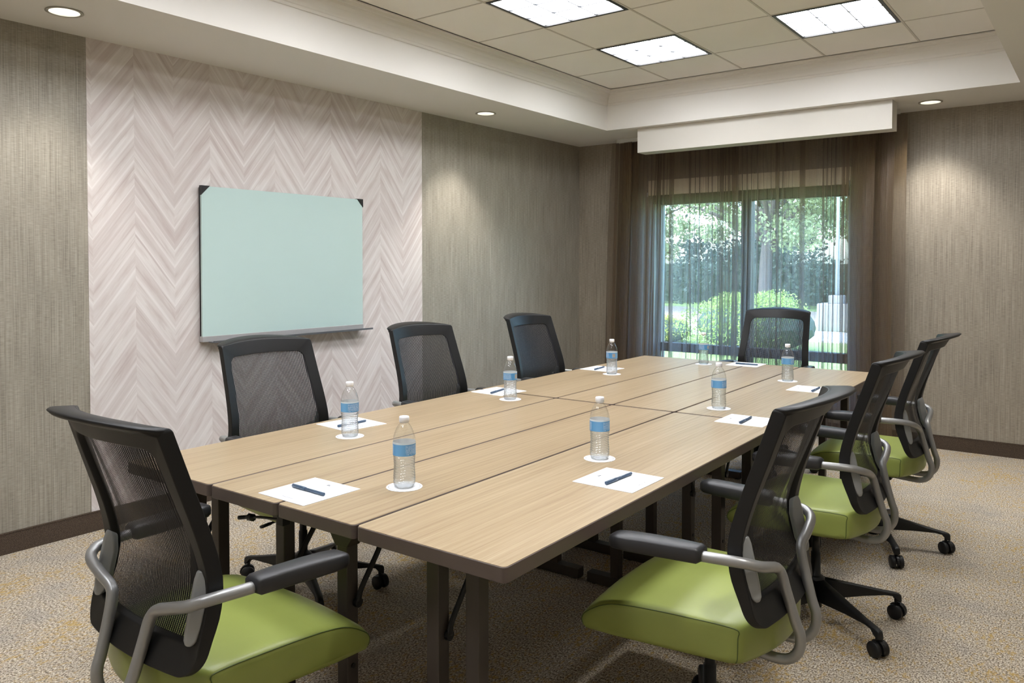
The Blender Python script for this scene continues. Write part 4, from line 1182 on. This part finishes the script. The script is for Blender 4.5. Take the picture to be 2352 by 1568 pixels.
def bush(name, x, y, r, n, m, size, label, seed):
    rnd = random.Random(seed); o = empty(name, (x, y, G0))
    bm = bmesh.new(); pts = []
    k = 14
    for i in range(k):
        a = rnd.uniform(0, 6.28); q = rnd.uniform(.1, .62)
        c = (cos(a) * q * r[0], sin(a) * q * r[1], r[2] * rnd.uniform(.25, .62))
        rr = rnd.uniform(.34, .5)
        pts += blob_pts(n // k, c, (r[0] * rr, r[1] * rr, r[2] * .48 * rnd.uniform(.7, 1)), rnd)
    pts = [p for p in pts if p.z > 0]
    leaves(bm, pts, size, rnd); obj('foliage', bm, m, o, kind='stuff')
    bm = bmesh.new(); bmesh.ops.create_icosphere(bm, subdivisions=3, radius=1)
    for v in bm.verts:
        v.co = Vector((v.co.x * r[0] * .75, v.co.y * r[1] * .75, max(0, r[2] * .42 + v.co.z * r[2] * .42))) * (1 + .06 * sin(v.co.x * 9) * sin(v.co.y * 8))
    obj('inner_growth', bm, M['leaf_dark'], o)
    bm = bmesh.new(); tube(bm, [(0, 0, 0), (0.02, 0, r[2] * .5)], .04, 8); obj('stem', bm, M['bark'], o)
    tag(o, label, 'bush'); return o
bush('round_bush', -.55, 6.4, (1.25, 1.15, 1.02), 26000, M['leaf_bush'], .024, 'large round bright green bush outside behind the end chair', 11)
bush('golden_shrub', -2.55, 7.1, (.62, .6, .55), 7000, M['leaf_gold'], .02, 'small yellow green shrub outside at the lower left of the window', 12)
# tree beds and trees
def tree(x, y, h, cr, n, m, label, seed, trunk=.16, crown_lo=.28, lean=0, branches=6, sz=.11):
    rnd = random.Random(seed); o = empty('tree', (x, y, G0))
    bm = bmesh.new(); tube(bm, spline([(0, 0, 0), (lean * .3, 0, h * .25), (lean, .1, h * .5), (lean * 1.2, 0, h * .8)], 5), lambda t: trunk * (1 - .75 * t), 10)
    obj('trunk', bm, M['bark'], o, smooth=True)
    bm = bmesh.new(); cl = []
    for i in range(branches):
        a = rnd.uniform(0, 6.28); z0_ = h * rnd.uniform(.22, .5); L_ = cr * rnd.uniform(.6, 1)
        e = Vector((cos(a) * L_, sin(a) * L_, z0_ + h * rnd.uniform(.1, .35)))
        s = Vector((lean * .6, 0, z0_)); mid = (s + e) / 2 + Vector((0, 0, .2))
        tube(bm, spline([s, mid, e], 4), lambda t: trunk * .4 * (1 - .8 * t), 6); cl.append(e)
    obj('branch', bm, M['bark'], o, smooth=True) if branches == 1 else obj('boughs', bm, M['bark'], o, smooth=True, kind='stuff')
    bm = bmesh.new(); K = 64; pts = []
    for i in range(K):
        a = rnd.uniform(0, 6.28); q = cr * sqrt(rnd.random()); z = h * (crown_lo + (1 - crown_lo) * rnd.random())
        sh = 1 - .5 * ((z / h - .6) / .5) ** 2
        c = (cos(a) * q * sh + lean, sin(a) * q * sh, z)
        r = cr * rnd.uniform(.14, .30); pts += blob_pts(n // K, c, (r, r, r * .6), rnd, .9)
    leaves(bm, pts, sz, rnd, .6); obj('foliage', bm, m, o, kind='stuff')
    tag(o, label, 'tree', 'trees outside the window'); return o
tree(-3.6, 15.5, 8.5, 3.2, 24000, M['leaf_tree'], 'pale-trunked spreading tree outside right of the window mullion', 21, .21, .26, .3, 18, .058)
tree(-8.2, 16.0, 8.0, 3.0, 20000, M['leaf_tree'], 'leafy green tree outside at the left of the window', 22, .16, .22, -.2, 9, .062)
tree(-.6, 19.0, 9.0, 3.4, 18000, M['leaf_tree'], 'leafy tree outside at the right edge of the window behind the lamp post', 23, .2, .26, .2, 9, .066)
tree(-13.5, 22, 10, 4.6, 16000, M['leaf_tree'], 'tall leafy tree far outside at the left', 24, .25, .1, 0, 5, .10)
tree(-7.5, 26, 10.0, 4.8, 16000, M['leaf_dark'], 'dark evergreen tree far outside behind the mullion', 25, .25, .1, 0, 5, .10)
tree(-1, 27, 7.5, 4.4, 10000, M['leaf_dark'], 'dark evergreen tree far outside at the right', 26, .25, .1, 0, 5, .10)
# hedge bank closing the view
rnd = random.Random(31)
hb = empty('hedge', (-6, 22, G0)); bm = bmesh.new(); pts = []
for i in range(60):
    c = (rnd.uniform(-15, 13), rnd.uniform(-2, 2), rnd.uniform(.3, 2.2)); r = rnd.uniform(.6, 1.2)
    pts += blob_pts(420, c, (r, r, r * .8), rnd, .6)
leaves(bm, pts, .08, rnd, .6); obj('foliage', bm, M['leaf_dark'], hb, kind='stuff')
bm = bmesh.new(); box(bm, -16, 14, .6, 1.2, 0, 1.5); obj('hedge_core', bm, M['leaf_dark'], hb)
tag(hb, 'dark hedge bank across the garden outside the window', 'hedge')
# lamp post on its concrete base
lp = empty('lamp_post', (-.62, 11.7, G0)); tag(lp, 'thin lamp post on a pale concrete base outside at the right', 'lamp post')
obj('base_block', bx(-.36, .36, -.3, .3, 0, .62), M['concrete'], lp, bevel=.03)
obj('base_plate', bx(-.16, .16, -.14, .14, .62, .80), M['concrete'], lp, bevel=.01)
bm = bmesh.new(); lathe(bm, [(.05, .8), (.035, 2.6), (.03, 5.2)], 12); obj('pole', bm, M['pole'], lp, smooth=True)
bm = bmesh.new(); box(bm, -.1, .45, -.12, .12, 5.2, 5.32); obj('lamp_head', bm, M['pole'], lp, bevel=.02)
